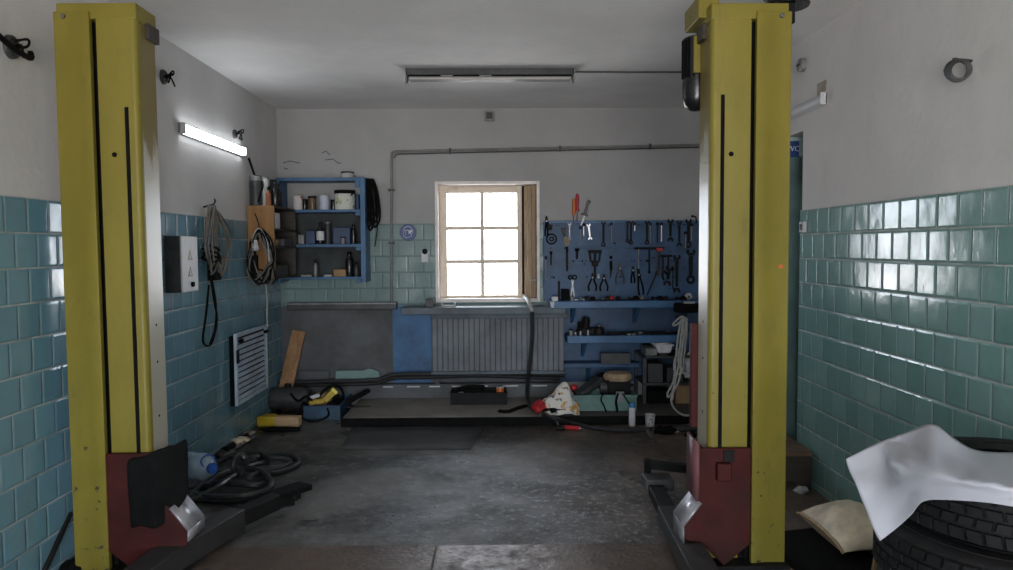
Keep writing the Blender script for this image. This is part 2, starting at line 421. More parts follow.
# window opening in the back wall
WX0, WX1 = atY(437, 240, YB).x, atY(538, 240, YB).x
WZ0, WZ1 = atY(490, 300, YB).z, atY(490, 183, YB).z
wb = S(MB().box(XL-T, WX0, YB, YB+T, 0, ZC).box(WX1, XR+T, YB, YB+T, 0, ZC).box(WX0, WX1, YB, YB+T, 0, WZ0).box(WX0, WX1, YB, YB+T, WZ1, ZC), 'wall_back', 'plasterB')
e = .008
S(MB().box(XL, WX0-.02, YB-e, YB, .93, ZT).box(WX1+.02, XR, YB-e, YB, .93, ZT).box(WX0-.02, WX1+.02, YB-e, YB, .93, WZ0-.02), 'painted_tiling', 'paintB', wb)
bx0, bx1 = atY(393, 340, YB).x, atY(432, 340, YB).x
S(MB().box(XL, bx0, YB-e, YB, .2, .93), 'grey_paint', 'greyp', wb)
S(MB().box(bx0, bx1, YB-e-.002, YB, .2, .93), 'blue_paint', 'bluep', wb)
S(MB().box(bx1, WX1+.15, YB-e, YB, .1, .93), 'dark_paint', 'greyp', wb)
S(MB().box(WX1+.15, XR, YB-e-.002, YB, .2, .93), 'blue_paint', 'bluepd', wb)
ck = MB()
for pts in ([(283, 163), (290, 161), (300, 163)], [(322, 153), (326, 151), (330, 155)], [(325, 160), (333, 159), (338, 163), (341, 163)], [(284, 168), (288, 169)]):
    ck.tube([atY(x, y, YB-.001) for x, y in pts], .003, 5)
S(ck, 'plaster_crack', 'dsteel', wb)
GX0, GX1, GZ = -1.2, 1.2, 2.3                                          # gate opening behind the camera
fg = S(MB().box(XL-T, GX0, YF-.3, YF, 0, ZC).box(GX1, XR+T, YF-.3, YF, 0, ZC).box(GX0, GX1, YF-.3, YF, GZ, ZC), 'wall_front', 'plaster')
# passage behind the right wall, with the toilet door facing the room
PX, PY = 3.6, 5.05
pw = S(MB().box(XR+T, PX, PY, PY+.2, 0, ZC).box(PX, PX+.2, D0-1.2, PY+.2, 0, ZC).box(XR+T, PX, D0-1.2, D0-1., 0, ZC), 'wall_passage', 'door')
dw = S(MB().box(XR+.10, XR+.95, PY-.045, PY, .0, 2.05), 'door_1', 'door', bevel=.004)
S(MB().box(XR+.03, XR+.10, PY-.07, PY, 0, 2.06).box(XR+.95, XR+1.02, PY-.07, PY, 0, 2.06), 'door_frame', 'door', dw)
S(MB().box(XR+.03, XR+1.02, PY-.07, PY, 2.06, 2.40), 'door_lintel', 'lint', dw)
S(MB().cyl((XR+.17, PY-.045, 1.), (XR+.17, PY-.10, 1.), .012).bar((XR+.17, PY-.1, 1.), (XR+.28, PY-.1, 1.), .02, .02), 'door_handle', 'steel', dw)
def letters(parent, txt, size, loc, mat, name):
    cu = bpy.data.curves.new(name, 'FONT'); cu.body = txt; cu.size = size; cu.extrude = .0012; cu.align_x = 'CENTER'; cu.align_y = 'CENTER'
    o = bpy.data.objects.new(name, cu); COL.objects.link(o)
    me = bpy.data.meshes.new_from_object(o.evaluated_get(bpy.context.evaluated_depsgraph_get())); bpy.data.objects.remove(o)
    o = bpy.data.objects.new(name, me); COL.objects.link(o); o.parent = parent; o.location = loc; o.rotation_euler = (R(90), 0, 0); me.materials.clear(); me.materials.append(M[mat]); return o
p = atY(793, 149, PY-.075)
sg = thing('toilet_sign', 'blue square sign reading WC on the pale lintel past the right post', 'sign', p)
MB().box(-.040, .040, -.004, .004, -.052, .052).obj('sign_plate', 'signb', sg, bevel=.003)
letters(sg, 'WC', .050, (0, -.0055, 0), 'signw', 'lettering')
# raised concrete step along the back wall and wall ledge
sx0 = atZ(340, 421, .07).x
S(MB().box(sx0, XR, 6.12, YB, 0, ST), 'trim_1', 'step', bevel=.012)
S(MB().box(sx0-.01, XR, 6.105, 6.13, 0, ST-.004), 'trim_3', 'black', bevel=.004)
tr = S(MB().box(XL, WX1+.2, 6.90, YB-.001, ST, .205), 'trim_2', 'greyp', bevel=.004)
chips = MB()
for x0, x1 in ((383, 393), (407, 420), (429, 440), (452, 461), (463, 466), (476, 488), (502, 518), (532, 547)):
    a, b = atY(x0, 384, 6.895), atY(x1, 384, 6.895); chips.box(a.x, b.x, 6.892, 6.90, .178, .190)
S(chips, 'chipped_tile_edge', 'label', tr)
# steel plates over the pit, front part of the floor
seam = atZ(436, 548).x
p0 = atZ(436, 546).y
tag(MB().box(atZ(215, 546).x, seam-.004, 1.2, p0, .0, .007).obj('floor_plate', 'plate', bevel=.002), 'rusty steel floor plate left of the seam in the near floor', 'floor plate')
tag(MB().box(seam+.004, atZ(668, 546).x, 1.2, p0-.01, .0, .007).obj('floor_plate', 'plate', bevel=.002), 'rusty steel floor plate right of the seam in the near floor', 'floor plate')

# ------------------------------------------------------------------ window
win = bpy.data.objects.new('window_1', None); COL.objects.link(win); win['kind'] = 'structure'
win.location = ((WX0+WX1)/2, YB, WZ0)
WY = YB+.16
rv = MB()                                                              # painted reveal lining with a thin white edge
rv.box(WX0-.016, WX0+.012, YB-.014, YB+.3, WZ0-.02, WZ1+.016).box(WX1-.012, WX1+.016, YB-.014, YB+.3, WZ0-.02, WZ1+.016)
rv.box(WX0, WX1, YB-.014, YB+.3, WZ1-.012, WZ1+.016).box(WX0, WX1, YB-.014, YB+.3, WZ0-.02, WZ0+.012)
rv.obj('reveal', 'whitep', win, w=True, bevel=.003)
gx = [atY(v, 244, WY).x for v in (440.5, 447, 480.4, 484.2, 517, 522)]
gz = [atY(490, v, WY).z for v in (300, 295, 263.4, 259.6, 230, 226.2, 193, 187)]
zb, zt = WZ0+.012, WZ1-.012
st = MB().box(WX0+.012, gx[1], WY, WY+.05, zb, zt).box(gx[4], gx[5], WY, WY+.05, zb, zt).box(gx[2], gx[3], WY+.005, WY+.045, gz[1], gz[6])
st.obj('window_frame', 'winwood', win, w=True, bevel=.004)
rl = MB().box(gx[1], gx[4], WY, WY+.05, zb, gz[1]).box(gx[1], gx[4], WY, WY+.05, gz[6], zt)
for a, b in ((2, 3), (4, 5)): rl.box(gx[1], gx[4], WY+.004, WY+.046, gz[a], gz[b])
rl.obj('window_rail', 'winwoodx', win, w=True, bevel=.004)
for i in (1, 3):
    for j in (1, 3, 5):
        MB().box(gx[i], gx[i+1], WY+.022, WY+.026, gz[j], gz[j+1]).obj('pane', 'glass', win, w=True)
# outer blind board right of the casement and folded wooden leaf
MB().box(gx[5]+.022, WX1-.012, WY-.01, WY+.05, zb, zt).obj('side_board', 'oldwood', win, w=True, bevel=.004)
MB().box(gx[5], gx[5]+.022, WY+.03, WY+.05, zb, zt).obj('gap_strip', 'dsteel', win, w=True)
lf = MB().box(WX1-.10, WX1-.06, YB+.01, WY-.012, zb, zt-.02).obj('folded_leaf', 'oldwood', win, w=True, bevel=.003)
h = atY(533, 280, YB+.02)
MB().bar(h+Vector((-.02, -.014, .0)), h+Vector((.025, -.014, 0)), .012, .014).bar(h+Vector((.02, -.014, .01)), h+Vector((.02, -.014, -.07)), .012, .012).cyl(h+Vector((-.02, .03, 0)), h+Vector((-.02, -.02, 0)), .009).obj('window_handle', 'offw', win, w=True)

# ------------------------------------------------------------------ sill board and radiator cover
a, b = atY(401, 312, 6.72), atY(566, 312, 6.72)
tag(MB().box(a.x, b.x, 6.72, YB-.009, .865, .93).obj('sill_shelf', 'sill', bevel=.006), 'long dark grey sill shelf below the window', 'shelf')
a, b = atY(432, 340, 6.84), atY(564, 340, 6.84)
zt_, zb_ = .862, atY(490, 371, 6.84).z
rc = thing('radiator_cover', 'grey ribbed wooden radiator cover below the window sill', 'radiator cover', ((a.x+b.x)/2, 6.9, zb_))
MB().box(a.x-.01, b.x+.03, 6.815, 6.985, zt_-.045, zt_).obj('top_rail', 'sill', rc, w=True, bevel=.004)
sl = MB(); N = 25; wd = (b.x-a.x)/N
for i in range(N): sl.box(a.x+i*wd+.003, a.x+(i+1)*wd-.003, 6.84, 6.86, zb_, zt_-.045)
sl.obj('slat_panel', 'panel', rc, w=True, bevel=.003)
MB().box(a.x, b.x, 6.86, 6.90, zb_, zt_-.045).obj('backing', 'dgrey', rc, w=True)
MB().box(a.x-.01, b.x+.01, 6.825, 6.985, zb_-.03, zb_).obj('bottom_rail', 'sill', rc, w=True, bevel=.004)
z_ = zb_-.03
for x in (a.x+.02, b.x-.06): MB().box(x, x+.04, 6.91, 6.95, .206, z_).obj('foot', 'dgrey', rc, w=True)
# small things on the sill
p = atZ(427, 311, .93)
tag(MB().box(p.x-.05, p.x+.02, 6.80, 6.88, .93, 1.0).box(p.x+.03, p.x+.036, 6.83, 6.85, .93, 1.02).obj('metal_block', 'dgrey', bevel=.004), 'small dark metal block at the left end of the window sill shelf', 'block')
p = atZ(446, 311, .93)
tag(MB().box(p.x-.07, p.x+.06, 6.80, 6.83, .93, .945).box(p.x+.04, p.x+.06, 6.795, 6.835, .945, .97).box(p.x-.075, p.x-.06, 6.80, 6.835, .945, .965).obj('metal_bracket', 'offw', bevel=.002), 'flat pale bracket lying on the sill shelf below the window', 'bracket')
# horizontal trunking on the left half of the back wall
a, b = atY(288, 309, 6.93), atY(397, 309, 6.93)
tk = thing('trunking', 'dark grey steel trunking along the back wall left of the window', 'trunking', ((a.x+b.x)/2, 6.94, .93))
MB().box(a.x, b.x, 6.90, 6.991, .90, .955).obj('channel', 'dgrey', tk, w=True, bevel=.006)
MB().box(a.x, b.x, 6.885, 6.992, .95, .967).obj('lid', 'greym', tk, w=True, bevel=.003)

# ------------------------------------------------------------------ conduit
c0, c1, c2, c3 = atY(391.5, 306, 6.965), atY(391.5, 155, 6.965), atY(395, 151.5, 6.965), atY(699, 145, 6.965)
cp = thing('conduit_pipe', 'thin grey conduit running up beside the window and across the back wall', 'pipe', (c0.x, 6.965, c0.z))
MB().tube([c0]+cr([c1, c1+Vector((.006, 0, .022)), c2], 5)+[c3], .012, 8).obj('pipe', 'pipe', cp, w=True)
MB().tube([c3+Vector((0, 0, -.022)), c2+Vector((.03, 0, -.024))]+cr([c2+Vector((.004, .0, -.03)), c1+Vector((.024, 0, -.03))], 4), .006, 6).obj('thin_cable', 'dgrey', cp, w=True)
for x, y in ((391.5, 243), (391.5, 190), (450, 150.5), (560, 148), (650, 146)):
    q = atY(x, y, 6.97); 
    if x < 392: MB().box(q.x-.03, q.x+.03, 6.95, 6.992, q.z-.009, q.z+.009).obj('clip', 'dgrey', cp, w=True)
    else: MB().box(q.x-.009, q.x+.009, 6.95, 6.992, q.z-.03, q.z+.02).obj('clip', 'dgrey', cp, w=True)
q = atY(489.5, 116, 6.98)
jb = thing('junction_box', 'small grey junction box high on the back wall above the window', 'box', (q.x, 6.98, q.z-.045))
MB().box(-.045, .045, -.02, .02, 0, .09).obj('housing', 'pipe', jb, bevel=.006)
MB().box(-.03, .03, -.026, -.02, .015, .075).obj('cover', 'dgrey', jb, bevel=.002)

# ------------------------------------------------------------------ round sign + tag
q = atY(408, 232.3, 6.985)
rs = thing('safety_sign', 'round blue sign with white helmeted face on the green wall left of the window', 'sign', q)
m = Matrix.Rotation(R(90), 4, 'X')
MB().lathe([(.0001, -.004), (.078, -.004), (.078, .004), (.0001, .004)], 32, m).obj('sign_plate', 'signb', rs, bevel=.002)
pic = MB()
def arc(cx, cz, r, a0, a1, n=12): return [(cx+r*math.cos(R(a0+(a1-a0)*i/n)), cz+r*math.sin(R(a0+(a1-a0)*i/n))) for i in range(n+1)]
def stroke(mb, pts, w, y=-.0055):
    mb.tube([(x, y, z) for x, z in pts], w, 6)
stroke(pic, arc(.0, .012, .042, 25, 165), .003); stroke(pic, [(-.04, .02), (-.046, -.03), (-.02, -.05), (.01, -.048)], .0025)
stroke(pic, [(.038, .028), (.04, .0), (.034, -.02), (.03, -.035), (.012, -.045)], .0025)
pic.prism([(.005, .018), (.045, .022), (.045, .006), (.028, .006), (.024, -.014), (.006, -.012)], -.0065, -.0035)
stroke(pic, [(-.036, .018), (.006, .018)], .0025); stroke(pic, [(-.024, .014), (-.024, -.03)], .002)
pic.obj('pictogram', 'signw', rs)
q = atY(425, 251.5, 6.985)
pt = thing('paper_tag', 'white paper tag hanging on a dark knob on the green wall beside the window', 'tag', q)
MB().lathe([(.0001, -.012), (.018, -.012), (.026, .004), (.026, .02), (.012, .03), (.0001, .03)], 16, Matrix.Rotation(R(90), 4, 'X')).obj('knob', 'dsteel', pt)
MB().prism([(-.033, .005), (-.015, .018), (.02, .018), (.03, .0), (.031, -.10), (-.033, -.10)], -.006, -.003).obj('paper', 'paper', pt)

# ------------------------------------------------------------------ ceiling lamp (no cover, two dead tubes)
a = atZ(407, 75, ZC-.03); b = atZ(573, 75, ZC-.03); yy = (a.y+b.y)/2
fl = thing('ceiling_lamp', 'open twin tube lamp with no cover on the ceiling', 'lamp', ((a.x+b.x)/2, yy, ZC-.1))
L = (b.x-a.x)/2
MB().box(-L, L, .02, .07, .06, .1).box(-L, L, -.07, .075, .094, .1).obj('tray', 'dsteel', fl, bevel=.002)
MB().box(-L, L, -.085, -.078, .055, .1).obj('side_rail', 'dgrey', fl)
for sx in (-1, 1):
    MB().prism([(-.085, .1), (.085, .1), (.085, .06), (.03, .03), (-.06, -.005), (-.085, .03)], sx*L-.006, sx*L+.006, 'yz').obj('end_bracket', 'greym', fl)
for ty, tz in ((-.05, .035), (.045, .045)):
    MB().cyl((-L+.02, ty, tz), (L-.02, ty, tz), .0145, n=12).obj('tube', 'tube', fl)
for cx in (-.36, -.08, .02, .3):
    MB().box(cx, cx+.09, -.03, .01, .062, .095).obj('ballast', 'greym' if cx < 0 else 'black', fl, bevel=.004)
a = atZ(574, 72, ZC-.006); b = atZ(705, 72, ZC-.006)
tag(MB().tube([a, (a+b)/2+Vector((0, .01, 0)), b], .006, 6).obj('ceiling_cable', 'dgrey'), 'thin dark cable along the ceiling from the tube lamp to the right post', 'cable')

# ------------------------------------------------------------------ lit wall lamp (left) and its dark twin (right)
def wall_lamp(loc, rz, label, length, lit):
    t = thing('wall_lamp', label, 'lamp', loc, rz)
    MB().box(-length/2, length/2, -.015, .0, -.035, .035).obj('back_plate', 'lampw', t, bevel=.003)
    prof = [(-.015, -.032)]+[(-.015-.028*math.cos(R(x)), .032*math.sin(R(x))) for x in range(-80, 81, 20)]+[(-.015, .032)]
    MB().prism(prof, -length/2+.022, length/2-.01, 'yz').obj('diffuser', 'lamp' if lit else 'lampw', t)
    for x0, x1 in ((-length/2, -length/2+.022), (length/2-.01, length/2)):
        MB().box(x0, x1, -.046, 0, -.036, .036).obj('end_cap', 'lampw', t, bevel=.006)
    return t
a, b = atX(185, 129, XL+.034), atX(247, 150.5, XL+.034)
wall_lamp((XL-.012, (a.y+b.y)/2, (a.z+b.z)/2), R(90), 'lit white fluorescent tube lamp on the left wall', b.y-a.y, True)
a = atX(821, 98, XR-.03)
wall_lamp((XR+.012, a.y+.63, a.z), R(-90), 'unlit fluorescent tube lamp high on the right wall', 1.26, False)
q = atX(820, 92, XR)
tag(MB().box(XR+.007, XR+.012, q.y-.06, q.y+.06, q.z-.06, q.z+.06).obj('plaster_patch', 'patch', bevel=.002), 'small bare plaster patch at the near end of the unlit right wall lamp', 'patch')

# ------------------------------------------------------------------ holes with wires, coil, socket
def wire_hole(q, nx, label, r=.045):
    t = thing('wire_outlet', label, 'outlet', q, 0)
    m = rotm((nx, 0, 0))
    MB().lathe([(.0001, -.008), (r, -.008), (r*.95, .006), (r*.75, .012), (r*.6, .004), (.0001, .002)], 18, m).obj('box_rim', 'dgrey', t)
    w = MB()
    for k in range(3):
        a = random.random()*6
        w.tube(cr([(nx*.003, .01*k-.01, 0), (nx*.05, .02*math.cos(a), .02*math.sin(a)), (nx*.06, .045*math.cos(a+1), .045*math.sin(a+1)-.01), (nx*.03, .03*math.cos(a+2.4), .04*math.sin(a+2.4))], 5), .005, 5)
    w.obj('wire_ends', 'black', t); return t
wire_hole(atX(164, 77, XL-.004), 1, 'dark wire outlet on the left wall right beside the left post')
wire_hole(atX(235, 134, XL-.004), 1, 'dark wire outlet above the far end of the lit wall lamp', .035)
t = wire_hole(atX(12, 47, XL-.004), 1, 'dark wire outlet with sooty cables at the upper left edge', .05)
q = atX(12, 47, XL+.02)
MB().tube(cr([q+Vector((0, -.35, .07)), q+Vector((.02, -.2, .04)), q+Vector((.03, -.06, -.01)), q+Vector((.035, .06, -.03)), q+Vector((.02, .09, -.0))], 6), .012, 7).obj('cable_tail', 'black', t, w=True)
q = atX(803, 65, XR+.004)
t = thing('round_junction_box', 'round grey junction box high on the right wall above the unlit lamp', 'box', q)
MB().lathe([(.0001, -.01), (.042, -.01), (.042, .02), (.034, .026), (.0001, .026)], 20, rotm((-1, 0, 0))).obj('housing', 'pipe', t)
MB().box(-.034, -.025, -.02, .02, -.005, .005).obj('cover_slot', 'dgrey', t)
q = atX(960, 70, XR-.035)
t = thing('wire_coil', 'small coil of brown cable on the upper right wall', 'cable', q)
for k in range(4):
    MB().ring((-.004*k, .004*k-.006, random.uniform(-.006, .006)), (.45+.1*k, .85-.1*k, .12*k), .036+.002*k, .0045).obj('loop', 'dgrey', t)
MB().tube(cr([(.02, -.01, .02), (-.02, .0, .045), (-.01, .05, .03), (-.03, .06, .01)], 6), .005, 6).obj('wire_end', 'dgrey', t)
MB().cyl((.047, 0, .036), (-.03, 0, .043), .006).obj('wall_hook', 'dgrey', t)
q = atX(804.5, 227, XR)
t = thing('wall_socket', 'small white switch on the far end of the right tiled wall', 'switch', q)
MB().box(-.022, 0, -.035, .035, -.035, .035).obj('housing', 'offw', t, bevel=.005)
MB().box(-.028, -.022, -.012, .012, -.018, .018).obj('rocker', 'dgrey', t, bevel=.002)
# ================================================================== LIFT POSTS
CY = 3.35
def lift_post(s, X0, label, groove_top, hole):
    t = thing('lift_post', label, 'car lift', (X0, CY, 0))
    H = 2.484; g = .184 if s > 0 else .180
    def X(v): return v*s
    def bx(mb, x0, x1, *r): return mb.box(X(x0), X(x1), *r)
    def poly(p): return [(X(a), b) for a, b in p]
    bx(MB(), -.01, .40, -.04, .27, 0, .02).obj('base_plate', 'dsteel', t, bevel=.003)
    MB().prism(poly([(0, 0), (.098, 0), (.112, -.008), (.158, -.008), (.158, .02), (0, .02)]), .02, H+.02, 'xy').obj('outer_strip', 'yellow', t, bevel=.003)
    bx(MB(), .004, .350, .055, .19, .02, H-.01).obj('column_back', 'yellow', t)
    bx(MB(), .10, .20, .050, .056, .02, H-.01).obj('slot_shade', 'black', t)  # black strip painted in for the shade inside the slot
    MB().cyl((X(.172), .036, .03), (X(.172), .036, H-.05), .010, n=10).obj('lifting_screw', 'black', t)
    ar = [(.334+.022*math.sin(R(a)), .022-.022*math.cos(R(a))) for a in range(0, 91, 15)]
    MB().prism(poly([(g, 0)]+ar+[(.356, .034), (g, .034)]), .30, H-.01, 'xy').obj('front_panel', 'yellow', t)
    bx(MB(), .342, .356, .034, .185, .30, H-.02).obj('side_plate', 'side', t, bevel=.003)
    bx(MB(), .296, .313, -.004, .003, .50, groove_top).obj('rubber_strip', 'black', t, bevel=.002)
    bx(MB(), .012, .358, .003, .20, H-.012, H+.058).obj('top_cap', 'yellow', t, bevel=.006)
    bx(MB(), .335, .372, .09, .20, H-.075, H-.005).obj('top_gusset', 'dwood', t, bevel=.003)
    MB().lathe([(.0001, 0), (.011, 0), (.011, .003), (.0001, .004)], 16, Matrix.Translation((X(hole[0]), .0005, hole[1])) @ rotm((0, -1, 0))).obj('bolt_hole', 'black', t)
    MB().lathe([(.0001, 0), (.012, 0), (.010, .008), (.0001, .009)], 6, Matrix.Translation((X(.045), .0, H-.0)) @ rotm((0, -1, 0))).obj('cap_bolt', 'steel', t)
    for bz in (.95, 1.12, .70):
        MB().cyl((X(.356), .10, bz), (X(.3575), .10, bz), .006, n=8).obj('side_hole', 'black', t)
    # carriage
    gs = 0 if s > 0 else .055
    MB().prism(poly([(.172, .56), (.41, .56), (.41, .34), (.455-gs, .305), (.53-gs, .21), (.52-gs, .14), (.44-gs, .12), (.29, .02), (.172, .12)]), -.035, -.012).obj('carriage_plate', 'red', t, bevel=.004)
    MB().prism(poly([(.37, .55), (.40, .55), (.40, .30), (.45-gs, .27), (.50-gs, .20), (.50-gs, .06), (.37, .06)]), -.012, .15).obj('carriage_body', 'red', t, bevel=.004)
    return t
LX = atY(64, 250, CY).x; RX = atY(789, 250, CY).x
left = lift_post(1, LX, 'yellow car lift post by the left wall', 2.09, (.245, atY(117, 155, CY).z))
left.rotation_euler = (0, R(-.30), 0)
right = lift_post(-1, RX, 'yellow car lift post in front of the tool board and right wall', 2.14, (.265, atY(730, 154, CY).z))
# inner flared side plates, sloped guard plates, latch
def carriage_extra(t, s, flare):
    def P(x, y, z): return Vector((x*s, y, z))
    if flare:
        MB().add([P(.412, -.036, .58), P(.412, -.036, .32), P(.418, .12, .33), P(.418, .12, .60)], [(0, 1, 2, 3)]).obj('carriage_side', 'pink', t, solid=.012)
        MB().box(s*.27, s*.335, -.075, -.034, .42, .50).obj('latch', 'red', t, bevel=.006)
        MB().box(s*.25, s*.30, -.045, -.034, .50, .555).obj('latch_plate', 'dsteel', t, bevel=.003)
        MB().box(s*.33, s*.383, .20, .235, .60, 1.10).obj('slide_bar', 'red', t, bevel=.003)
    k = .055 if flare else 0
    g = MB().add([P(.455-k, -.05, .316), P(.534-k, -.05, .214), P(.534-k, .13, .214), P(.455-k, .13, .316)], [(0, 1, 2, 3)])
    g.obj('guard_plate', 'silver', t, solid=.010)
    zl = .10 if flare else .165
    f = MB().add([P(.535-k, -.051, .212), P(.532-k, -.051, zl), P(.532-k, .13, zl), P(.535-k, .13, .212)], [(0, 1, 2, 3)])
    f.obj('guard_lip', 'greym' if flare else 'silver', t, solid=.008)
carriage_extra(left, 1, False); carriage_extra(right, -1, True)
def arm(t, pts, w, h, name='swing_arm'):
    """telescopic arm: outer beam, then thinner inner beam; pts = a, mid, b (world, beam axis)"""
    a, m, b = [Vector(p) for p in pts]
    o = MB().bar(a, m, w, h).obj(name, 'armtop', t, w=True, bevel=.004)
    MB().bar(m-(m-a).normalized()*.02, b, w*.78, h*.72).obj('inner_beam', 'dsteel', o, w=True, bevel=.004)
    return o
def up_(p, dz): return Vector(p)+Vector((0, 0, dz))
# left rear arm, pointing away along the hose
za = .085
a, m, b = atZ(170, 546, .14), atZ(236, 508, .14), atZ(287, 487.5, .14)
o = arm(left, [up_(a, -.055), up_(m, -.055), up_(b, -.045)], .105, .11)
d = (b-a).normalized(); sd = d.cross(Vector((0, 0, 1)))
c = b + d*.02
MB().bar(up_(c, -.02)-d*.10-sd*.02, up_(c, -.02)+d*.10+sd*.04, .12, .03).obj('lifting_pad', 'black', o, w=True, bevel=.004)
MB().bar(up_(c, -.05)-sd*.12, up_(c, -.05)+sd*.06, .05, .04).obj('pad_crossbar', 'dsteel', o, w=True, bevel=.003)
MB().cyl(up_(c, -.105), up_(c, -.03), .03).obj('pad_screw', 'dsteel', o, w=True)
# left front arm, pointing at the camera
a, m = atZ(178, 536, .16), atZ(128, 575, .13)
m2 = m+(m-a).normalized()*.35
arm(left, [up_(a, -.06), up_(m, -.05), up_(m2, -.05)], .12, .09)
# right rear arm with its pad, and the adapter above it
a, m, b = atZ(690, 545, .13), atZ(668, 505, .13), atZ(656, 484, .13)
o = arm(right, [up_(a, -.045), up_(m, -.045), up_(b, -.035)], .11, .085)
c = atY(657, 482, 4.22)
MB().box(c.x-.075, c.x+.085, 4.16, 4.30, c.z-.035, c.z+.03).obj('lifting_pad', 'dgrey', o, w=True, bevel=.005)
MB().cyl((c.x, 4.22, .06), (c.x, 4.22, c.z-.03), .03).obj('pad_screw', 'dsteel', o, w=True)
a2, b2 = atY(647, 464, 4.34), atY(700, 470, 4.34)
o2 = MB().bar(a2, b2, .05, .048).obj('swing_arm', 'dsteel', right, w=True, bevel=.004)
MB().box(a2.x-.014, a2.x+.016, 4.29, 4.36, a2.z-.10, a2.z+.03).obj('arm_end', 'black', o2, w=True, bevel=.004)
MB().box(b2.x-.02, b2.x+.06, 4.28, 4.40, .0, b2.z+.03).obj('arm_stand', 'dsteel', o2, w=True, bevel=.004)
a, m = atZ(690, 540, .16), atZ(712, 580, .13)
m2 = m+(m-a).normalized()*.3
arm(right, [up_(a, -.06), up_(m, -.05), up_(m2, -.05)], .12, .09)
# right post: motor with bracket, belt housing and pulley on top
s = -1
mo = MB().cyl((s*.352, .265, 2.19), (s*.352, .265, 2.46), .060, n=20).obj('motor', 'gloss', right, bevel=.004)
fins = MB()
for k in range(14):
    an = 2*math.pi*k/14; fins.box(-.004, .004, .058, .070, 2.27, 2.45, Matrix.Translation((s*.352, .265, 0)) @ Matrix.Rotation(an, 4, 'Z'))
fins.obj('cooling_fin', 'black', mo)
MB().lathe([(.0001, 2.115), (.03, 2.118), (.055, 2.14), (.066, 2.18), (.066, 2.255), (.0001, 2.255)], 22, Matrix.Translation((s*.352, .265, 0))).obj('fan_cowl', 'gloss', mo)
MB().box(s*.340, s*.386, .186, .20, 2.28, 2.45).obj('motor_bracket', 'yellow', right, bevel=.004)
MB().box(s*.395, s*.30, .08, .33, 2.50, 2.60).obj('belt_housing', 'yellow', right, bevel=.006)
MB().lathe([(.0001, 0), (.10, 0), (.105, .01), (.092, .03), (.105, .05), (.10, .06), (.0001, .06)], 28, Matrix.Translation((.035, .16, 2.572))).obj('belt_pulley', 'gloss', right)
MB().box(.002, .05, .09, .18, 2.48, 2.572).obj('pulley_bearing', 'dsteel', right, bevel=.004)
MB().cyl((.18, .10, 2.60), (.18, .10, 2.632), .03).obj('top_nut', 'black', left, bevel=.003)
q = atY(780.5, 266.5, CY-.0)
tag(MB().box(q.x-.010, q.x+.010, CY-.0025, CY-.0005, q.z-.008, q.z+.008).obj('sticker', 'orange'), 'small orange sticker on the right yellow post', 'sticker')
# rubber flap hung over the left carriage
P = []
for i in range(11):
    u = i/10; row = []
    for j in range(9):
        v = j/8
        x0 = .270+.235*u; y0 = -.050-.004*math.sin(u*9+v*5)
        if u > .5: y0 += (u-.5)*.18
        ztop = .535+.075*u+.006*math.sin(u*14); zb = .225+.02*math.sin(u*7)+(.05*max(0, u-.45)*4 if u > .45 else 0)
        row.append(Vector((LX+x0+.012*v*(1-u), CY+y0-.010*v, ztop*(1-v)+zb*v)))
    P.append(row)
tag(MB().grid(P).obj('rubber_flap', 'black', solid=.008, sub=1), 'black rubber flap hung over the red carriage of the left post', 'flap')
# stick against the left wall by the left post
a, b = atX(71, 513, XL+.022), atX(44, 572, XL+.025)
for i, (x, y, w_) in enumerate(((62, 560, .05), (54, 572, .06))):
    q = atZ(x, y, .0); q.x = max(q.x, XL+w_*1.05)
    tag(MB().ball((q.x, q.y, w_*.4), w_, w_*1.3, w_*.42, .5, 3.+i*7).obj('rubble', 'black'), ['black lump on the floor outside the left post', 'black lump nearest the camera outside the left post'][i], 'rubble')
tag(MB().tube([b, (a+b)/2, a], [.012, .012, .010], 8).obj('thin_rod', 'dsteel'), 'thin dark rod leaning on the left tiled wall outside the left post', 'rod')

# ================================================================== LEFT WALL
# control box
a = atX(182, 264, XL+.105); n0 = a.y; b = atX(198, 264, XL+.105)
zt1, zb1 = atX(182, 236, XL+.105).z, atX(182, 293, XL+.105).z
cb = thing('control_box', 'grey wall control box with two warning triangles on the left tiled wall', 'control box', (XL+.052, (a.y+b.y)/2, zb1))
hw = (b.y-a.y)/2; hz = zt1-zb1
MB().box(-.05, .042, -hw, hw, 0, hz).box(-.052, -.04, -hw+.02, hw-.02, .03, hz-.03).obj('box_body', 'dgrey', cb, bevel=.004)
MB().box(.042, .053, -hw, hw, .0, hz).obj('box_door', 'white', cb, bevel=.004)
for zc in (hz*.66, hz*.36):
    tr_ = MB(); k = .036
    tr_.prism([(-k, -k*.8), (k, -k*.8), (0, k)], .0532, .0545, 'yz', Matrix.Translation((0, .0, zc)))
    w = tr_.obj('warning_triangle', 'oldwood', cb)
    MB().prism([(-k*.62, -k*.58), (k*.62, -k*.58), (0, k*.58)], .0546, .0552, 'yz', Matrix.Translation((0, 0, zc))).obj('triangle_face', 'offw', w)
MB().cyl((.053, .02, .045), (.066, .02, .045), .016).obj('lock_knob', 'black', cb)
